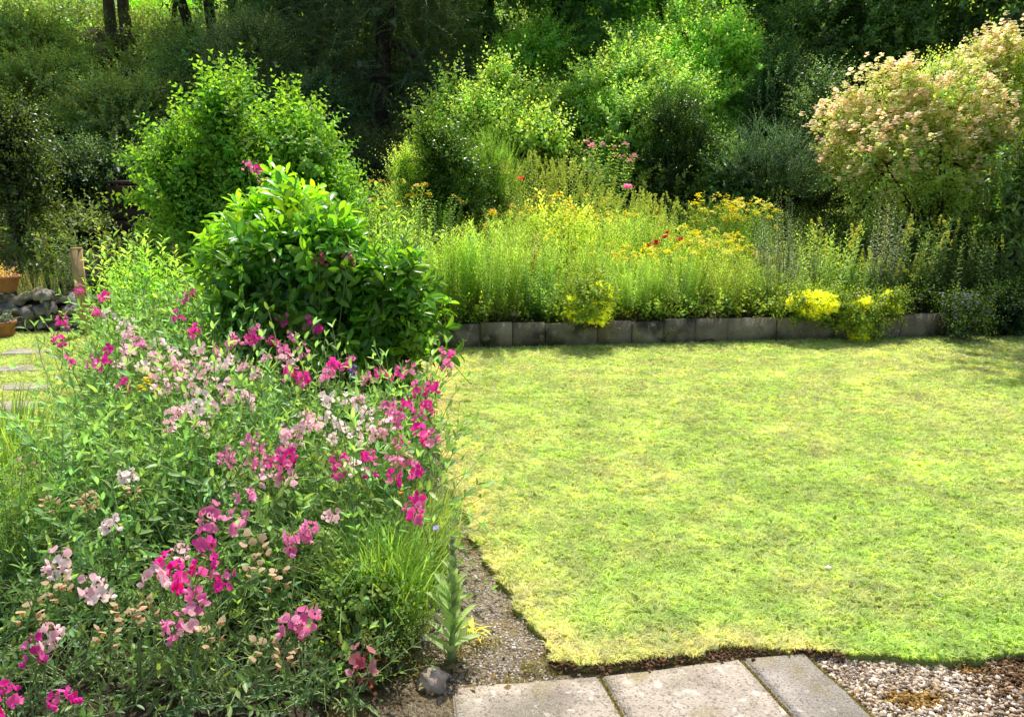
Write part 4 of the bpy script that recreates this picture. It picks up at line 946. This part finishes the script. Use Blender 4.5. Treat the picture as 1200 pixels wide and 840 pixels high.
FL = """75 820 m,8 823 m,40 768 m,57 742 l,110 690 l,67 660 l,130 617 w,195 662 m,206 682 m,180 680 l,241 635 m,240 665 m,262 685 m,228 707 p,200 735 p,222 735 l,
362 622 p,346 636 p,388 607 l,358 728 p,340 736 p,150 720 c,125 745 c,298 665 c,325 678 c,425 778 d,310 762 c,335 770 c,247 607 p,275 612 p,288 583 p,265 537 p,275 552 c,
93 340 m,121 350 m,113 366 m,128 370 w,143 382 w,152 380 w,72 378 m,68 400 m,82 424 m,127 412 m,122 427 m,108 427 p,166 405 p,188 402 w,145 452 m,178 418 l,160 400 l,209 372 m,228 390 m,
233 412 l,195 425 l,208 432 l,220 428 l,235 442 l,248 450 l,262 456 l,225 460 l,272 466 l,200 490 l,215 485 l,198 502 l,262 330 m,289 340 m,228 345 m,215 352 p,296 400 m,275 402 p,258 412 p,
312 420 l,332 415 p,320 400 m,350 440 m,362 380 m,372 385 m,340 442 m,358 447 m,385 435 p,393 430 m,382 442 p,430 445 p,447 440 m,478 478 m,466 492 p,491 457 m,505 458 m,500 480 m,525 416 m,523 432 p,
505 516 p,494 512 m,430 485 w,430 500 w,444 510 l,452 500 l,360 490 l,350 505 l,345 520 l,332 510 l,385 490 w,399 503 w,388 514 w,292 518 p,302 526 p,315 541 p,326 540 m,341 540 m,335 552 p,325 562 l,342 567 l,
415 515 w,420 552 w,398 555 m,400 544 m,432 536 m,434 552 m,462 540 p,461 562 m,487 556 m,488 588 m,485 602 m,150 560 w,155 576 c,104 585 c,97 592 c,265 540 p,300 640 c,60 590 c,30 545 c,
70 668 w,120 700 w,52 750 w,240 470 w,290 470 l,300 440 l,285 430 l,265 425 w,250 430 w,340 425 l,355 415 p,420 470 l,405 470 w,470 520 p,455 480 p,150 415 l,140 430 l,170 430 w,185 440 l,70 690 c,35 720 c,170 715 c,250 740 c,210 650 l,
300 390 p,330 375 m,345 395 p,410 430 m,465 440 m,480 435 p,490 500 m,478 540 p,380 470 w,370 500 l,310 560 l,295 545 p,235 500 l,250 480 l,230 480 w,215 445 l,190 455 l,205 415 w,240 425 l,150 395 l""".replace('\n', '')
FL = [(float(a.split()[0]), float(a.split()[1]), a.split()[2]) for a in FL.split(',') if a.strip()]
PEAS = [(30, 800, 'scrambling sweet pea with magenta flowers in the bottom left corner'), (85, 700, 'sweet pea with pale pink flowers low at the left'), (215, 700, 'sweet pea with magenta clusters in the lower middle of the bed'),
        (350, 720, 'sweet pea with single pink sprays at the shady front right of the bed'), (130, 600, 'sweet pea with cream fading flowers at the left'), (270, 600, 'sweet pea with soft pink clusters in the centre of the bed'),
        (440, 580, 'sweet pea with four upright magenta clusters above the tall grass'), (340, 530, 'sweet pea with massed pale pink flowers around one magenta cluster'), (470, 500, 'sweet pea with small dark pink flowers at the lawn side'),
        (420, 500, 'sweet pea with nearly white flowers beside the magenta ones'), (200, 490, 'sweet pea with blush flowers just below the largest pale drift'), (235, 440, 'sweet pea bearing the largest drift of blush pink flowers'),
        (110, 410, 'sweet pea with dark magenta flowers at the far left of the bed'), (330, 410, 'sweet pea with magenta flowers just in front of the rhododendron'), (60, 520, 'mostly leafy sweet pea beside the stepping stones'),
        (220, 365, 'farthest sweet pea, with magenta flowers among the tall leafy stems'), (480, 430, 'thin sweet pea stems with small magenta flowers reaching toward the lawn')]
ysurf = lambda py: float(np.interp(py, [340, 420, 500, 600, 700, 820], [5.0, 4.0, 3.3, 2.8, 2.4, 2.12]))
def ppos(px, py, off=0.0):
    y = ysurf(py)+off; z = Zof(py, y); return np.array([Xof(px, y, z), y, z])
cent = np.array([ppos(a, b)[:2] for a, b, _ in PEAS])
roots = []
for (a, b, lb), c in zip(PEAS, cent):
    roots.append(thing('sweet_pea_plant', (c[0], c[1], -.03), lb, 'flowering plant', 'sweet peas in the bed beside the lawn'))
n = 9500
x = -3.0+2.75*rng.random(n); y = 2.15+3.3*rng.random(n)**1.15
xl = np.interp(y, [2.2, 2.9, 3.3, 4.0, 5.0, 5.5], [-2.2, -2.1, -1.95, -2.15, -2.45, -2.55]); xr = np.interp(y, [2.15, 2.5, 3.0, 4.0, 5.5], [-.42, -.36, -.30, -.36, -.5])
m = (x > xl) & (x < xr) & ~((x > -1.45) & (y > 3.95+.3*(-.3-x))) & (rng.random(n) < np.interp(y, [2.2, 2.5, 2.9, 3.4], [.30, .36, .62, 1])); x, y = x[m], y[m]; n = len(x)
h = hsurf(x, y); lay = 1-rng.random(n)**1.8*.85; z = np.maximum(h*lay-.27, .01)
dirs = unit(np.stack([rng.normal(size=n)*.75, rng.normal(size=n)*.75-.25, .55+.5*rng.random(n)], 1))
own = np.argmin(np.linalg.norm(np.stack([x, y], 1)[:, None]-cent[None], axis=2), 1)
S = (.48+.75*rng.random(n)**1.5)*np.clip(h/.42, .72, 1)
tn = tints(n, (.14, .25, .078), .4, .13)*(.45+.7*np.clip(lay, 0, 1))[:, None]*np.interp(y, [2.2, 3.2], [.62, 1.0])[:, None]  # leaf tint darkened low down and toward the front, shade painted into the colour
P = np.stack([x, y, z+.03], 1)
for k, rt in enumerate(roots):
    m = own == k
    if not m.any(): continue
    Pk = P[m]-[cent[k][0], cent[k][1], 0]
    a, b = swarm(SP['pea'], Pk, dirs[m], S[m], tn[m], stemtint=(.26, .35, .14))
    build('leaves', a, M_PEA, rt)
    # main stems from the root out to some of the shoots
    st = [b]
    idx = rng.choice(m.sum(), min(45, m.sum()), replace=False)
    for i in idx:
        q = Pk[i]; o = np.array([q[0]*.35, q[1]*.35, .0]); st.append(tube(bezier(o, q, rv(1)[0]*.05+[0, 0, .06], 7), np.linspace(.0036, .0024, 7), 4, (.26, .34, .14)))
    build('stems', join(st), M_STEM, rt)
for px, py, k_ in FL:
    p = ppos(px, py, -(.08 if py < 600 else .13)+.03*rng.normal()); k = int(np.argmin(np.linalg.norm(cent-p[:2], axis=1)))
    link('flower_cluster', CM[k_][rng.integers(4)], roots[k], (p[0]-cent[k][0], p[1]-cent[k][1], p[2]+.03), (rng.normal()*.3, rng.normal()*.3, rng.random()*6.28), (.88+.4*rng.random())*(1.15 if py > 590 else 1.0 if py > 500 else 1.1))
# peas climbing into the shrubs behind
for cl, lb in (([(303, 200, 6.0, 'm'), (290, 196, 6.0, 'p'), (308, 213, 6.0, 'c')], 'sweet pea with one magenta cluster climbing high in the mock orange'), ([(375, 306, 4.55, 'd'), (408, 306, 4.55, 'd')], 'sweet pea with dusty red flowers threaded through the rhododendron')):
    q = [np.array([Xof(a, d, Zof(b, d)), d, Zof(b, d)]) for a, b, d, _ in cl]
    rt = thing('sweet_pea_plant', (q[0][0], q[0][1], -.03), lb, 'flowering plant', 'sweet peas in the bed beside the lawn'); base = np.array([q[0][0], q[0][1], -.03])
    build('stems', join([tube(bezier((.0, 0, 0), v-base, rv(1)[0]*.12, 9), np.linspace(.003, .0018, 9), 4, (.18, .25, .08)) for v in q]), M_STEM, rt)
    for v, c4 in zip(q, cl): link('flower_cluster', CM[c4[3]][1], rt, tuple(v-base), (0, 0, rng.random()*6), 1.25)

# other small plants of the bed
def tuft(name, label, px, py, top, wpx, n, tint, d=None, var=.3, cat='plant', lean=.45, mat=None):
    x, d0 = gnd(px, py); d = d or d0; h = Zof(top, d); x = Xof(px, d, h/2)
    root = thing(name, (x, d, -.02), label, cat)
    rx = wpx/F*d/2; P = np.stack([rng.normal(size=n)*rx*.45, rng.normal(size=n)*rx*.4, 0*np.zeros(n)], 1)
    D = unit(np.stack([rng.normal(size=n)*lean*.5, rng.normal(size=n)*lean*.5, np.ones(n)], 1))
    a, b = swarm(SP['grass'], P, D, (h/.45)*(.65+.5*rng.random(n)), tints(n, tint, var), up=(0, -1., 0), rollj=3)
    build('blades', join([a, b]), mat or M_GRASS, root)
tuft('grass_clump', 'tall clump of thin bright grass at the lawn side of the sweet peas', 455, 735, 606, 90, 620, (.22, .38, .05), lean=.35)
tuft('grass_clump', 'sparser pale grass behind the tall bright clump', 498, 670, 560, 60, 240, (.30, .40, .08), lean=.35)
tuft('grass_clump', 'bright grass at the left edge beside the side lawn', 8, 520, 445, 70, 300, (.26, .40, .06), d=3.6, lean=.4)
perennial('goldenrod', 'fine-leaved dark clump at the left edge of the bed', 'plant', 15, 520, 90, 2.95, 'pernarrow', 60, (.13, .24, .045), bz=0.0, lean=.2)
shrub('weed_mound', 'low tangled pale weeds at the front of the bed beside the rock', 'plant', 445, 735, 792, 110, 2.42, 'small', 150, (.16, .24, .08), nl=6, r0=.002, size=.5)
shrub('weed_mound', 'mixed leafy weeds at the foot of the tall grass', 'plant', 425, 670, 760, 120, 2.52, 'mound', 150, (.14, .25, .05), nl=7, r0=.002, size=.8)
shrub('heuchera', 'small plant with dusky red leaves low in the shady front of the bed', 'plant', 425, 765, 792, 30, 2.3, 'mound', 12, (.16, .045, .045), nl=3, r0=.002, size=.7)
# yellow flowers and blue flower
def spot_flower(name, label, pts, temp, mat, sc=1.0):
    q = []
    for a, b in pts: q.append(ppos(a, b, -.03))
    base = np.array([q[0][0], q[0][1], -.03]); rt = thing(name, tuple(base), label, 'flower')
    o = build('flower_head', temp, mat); me = o.data; bpy.data.objects.remove(o)
    build('stems', join([tube(bezier((0, 0, 0), v-base, rv(1)[0]*.04, 6), .0018, 4, (.18, .25, .08)) for v in q]), M_STEM, rt)
    for v in q: link('flower_head', me, rt, tuple(v-base), (rng.normal()*.3, rng.normal()*.3, 0), sc)
spot_flower('yellow_flower', 'clear yellow flowers among the blush sweet peas', [(180, 442), (165, 456), (184, 458), (172, 448)], umbel((.85, .70, .03), 14, .022, .012, .010), M_YPETAL, 1.1)
spot_flower('orange_flower', 'single small orange flower below the magenta sweet peas', [(470, 578)], petal_ring(7, .012, .008, .3, (.9, .45, .02), None, 2), M_YPETAL, 1.0)
spot_flower('blue_flower', 'small violet-blue flower spike among the far sweet peas', [(414, 442), (412, 436)], umbel((.22, .22, .6), 12, .015, .02, .009), M_PETAL, 1.2)
spot_flower('lilac_flower', 'single pale lilac flower at the edge of the gravel strip', [(511, 619)], petal_ring(6, .013, .012, .2, (.55, .5, .9), None, 2), M_PETAL, 1.0)

# mullein
xm, dm = gnd(528, 772)
ml = thing('mullein', (xm, dm, -.01), 'upright pale green woolly mullein spire beside the rock', 'plant')
hm = Zof(628, dm+.02)
sp_ = np.linspace(0, 1, 9)[:, None]*np.array([[.015, .02, hm]])+np.concatenate([.006*np.sin(np.linspace(0, 4, 9))[:, None], np.zeros((9, 2))], 1)
build('stem', tube(sp_, np.linspace(.011, .006, 9), 8, (.26, .34, .14)), M_SILV, ml, True)
P, D, U, S, C = [], [], [], [], []
for i in range(74):
    t = (i/73)**.85; az = i*2.4+.5*rng.normal(); a = R(36)*(1-t)**.9+R(10)+.16*rng.normal(); P.append([.015*t, .02*t, hm*(.02+.95*t)])
    D.append([math.cos(az)*math.sin(a), math.sin(az)*math.sin(a), math.cos(a)]); U.append([0, 0, 1.]); S.append((1.05-.83*t**1.1)*(.65+.5*rng.random())); C.append(np.array([.33, .42, .18])*(.6+.7*rng.random()))
build('leaves', place(leaf(.15, .050, 5, .10, .22, .55, .7, mid=1.25), frames(np.array(D), np.array(U), np.array(S)), np.array(P), np.array(C)), M_SILV, ml, True)
n = 150; t = rng.random(n); az = rng.random(n)*6.28
build('buds', place(rock(.005, .005, .006, 1, 1, .2), frames(rv(n), [0, 0, 1.], .6+.6*rng.random(n)), np.stack([.013+.009*np.cos(az)*(1.1-t), .018+.009*np.sin(az)*(1.1-t), hm*(.76+.26*t)], 1), tints(n, (.26, .34, .13))), M_SILV, ml)
# little yellow-green rosette
xr, dr = gnd(556, 745)
rs = thing('seedling', (xr, dr, -.01), 'small yellow-green feathery seedling right of the mullein', 'plant')
n = 26; az = rng.random(n)*6.28; el = .3+.5*rng.random(n)
build('leaves', place(leaf(.085, .009, 3, .3, .2, .5), frames(np.stack([np.cos(az)*np.cos(el), np.sin(az)*np.cos(el), np.sin(el)], 1), [0, 0, 1.], .6+.6*rng.random(n)), np.stack([.015*rng.normal(size=n), .015*rng.normal(size=n), .01+.03*rng.random(n)], 1), tints(n, (.50, .52, .07))), M_LEAF, rs)
# withered leaves and rock
xr, dr = gnd(507, 800)
tag(build('rock', shift(rock(.052, .045, .046, 5, 3, .9, (1.3, 1.15, 1.0)), (xr, dr, .012), .6), M_STONE), 'fist-sized grey rock at the front corner of the flower bed', 'rock')
n = 240; x = -.22+.10*rng.normal(size=n); y = 2.42+.07*rng.normal(size=n)
tag(build('leaf_litter', place(leaf(.024, .011, 2, .4, .3, .5), frames(unit(rv(n)*[1, 1, .3]), [0, 0, 1.], .4+.9*rng.random(n), rng.normal(size=n)*.8), np.stack([x, y, .004+.012*rng.random(n)], 1), tints(n, (.24, .18, .11), .5)), M_GRASS), 'withered tan leaves around the rock and mullein', kind='stuff')
for px, py, s, c, lb in ((970, 672, .012, (1.7, 1.7, 1.7), 'small white stone lying on the lawn'), (999, 690, .010, (.5, .35, .3), 'small brown clod on the lawn near the white stone'),
                         (1101, 706, .011, (.5, .5, .5), 'small dark stone on the lawn at the right'), (1001, 552, .012, (.25, .25, .2), 'dark speck of debris on the lawn farther back')):
    x, y = gnd(px, py); tag(build('small_stone', shift(rock(s, s*.8, s*.6, px, 2, .3, c), (x, y, .028)), M_PEB), lb, 'stone')

# ------------------------------------------------------------------ light, camera
EL, AZ = R(61), R(8)      # sun ahead of the camera, a little to the right
w = bpy.data.worlds.new('World'); scene.world = w; w.use_nodes = True
nt = w.node_tree; bg = nt.nodes['Background']; sky = nt.nodes.new('ShaderNodeTexSky'); sky.sky_type = 'NISHITA'; sky.sun_disc = False
sky.sun_elevation = EL; sky.sun_rotation = AZ; nt.links.new(sky.outputs[0], bg.inputs[0]); bg.inputs[1].default_value = .15; sky.dust_density = 3.0
sd = bpy.data.lights.new('sun', 'SUN'); sd.energy = 5.0; sd.angle = R(.5); sd.color = (1, .96, .88)
so = bpy.data.objects.new('sun', sd); col.objects.link(so)
sv = Vector((math.sin(AZ)*math.cos(EL), math.cos(AZ)*math.cos(EL), math.sin(EL)))
so.rotation_euler = sv.to_track_quat('Z', 'Y').to_euler(); so.location = sv*30
cd = bpy.data.cameras.new('camera'); cam = bpy.data.objects.new('camera', cd); col.objects.link(cam)
cam.location = (0, 0, CAMH); cam.rotation_euler = (math.pi/2-TH, 0, 0); cd.sensor_width = 36; cd.lens = F/1200*36; cd.clip_end = 500; cd.clip_start = .05
scene.camera = cam
scene.view_settings.view_transform = 'Standard'; scene.view_settings.look = 'None'; scene.view_settings.exposure = 0; scene.view_settings.gamma = 1
scene.cycles.max_bounces = 8; scene.cycles.diffuse_bounces = 4; scene.cycles.transmission_bounces = 4; scene.cycles.glossy_bounces = 2
scene.cycles.use_denoising = True; scene.cycles.sample_clamp_indirect = 4
scene.render.use_persistent_data = False
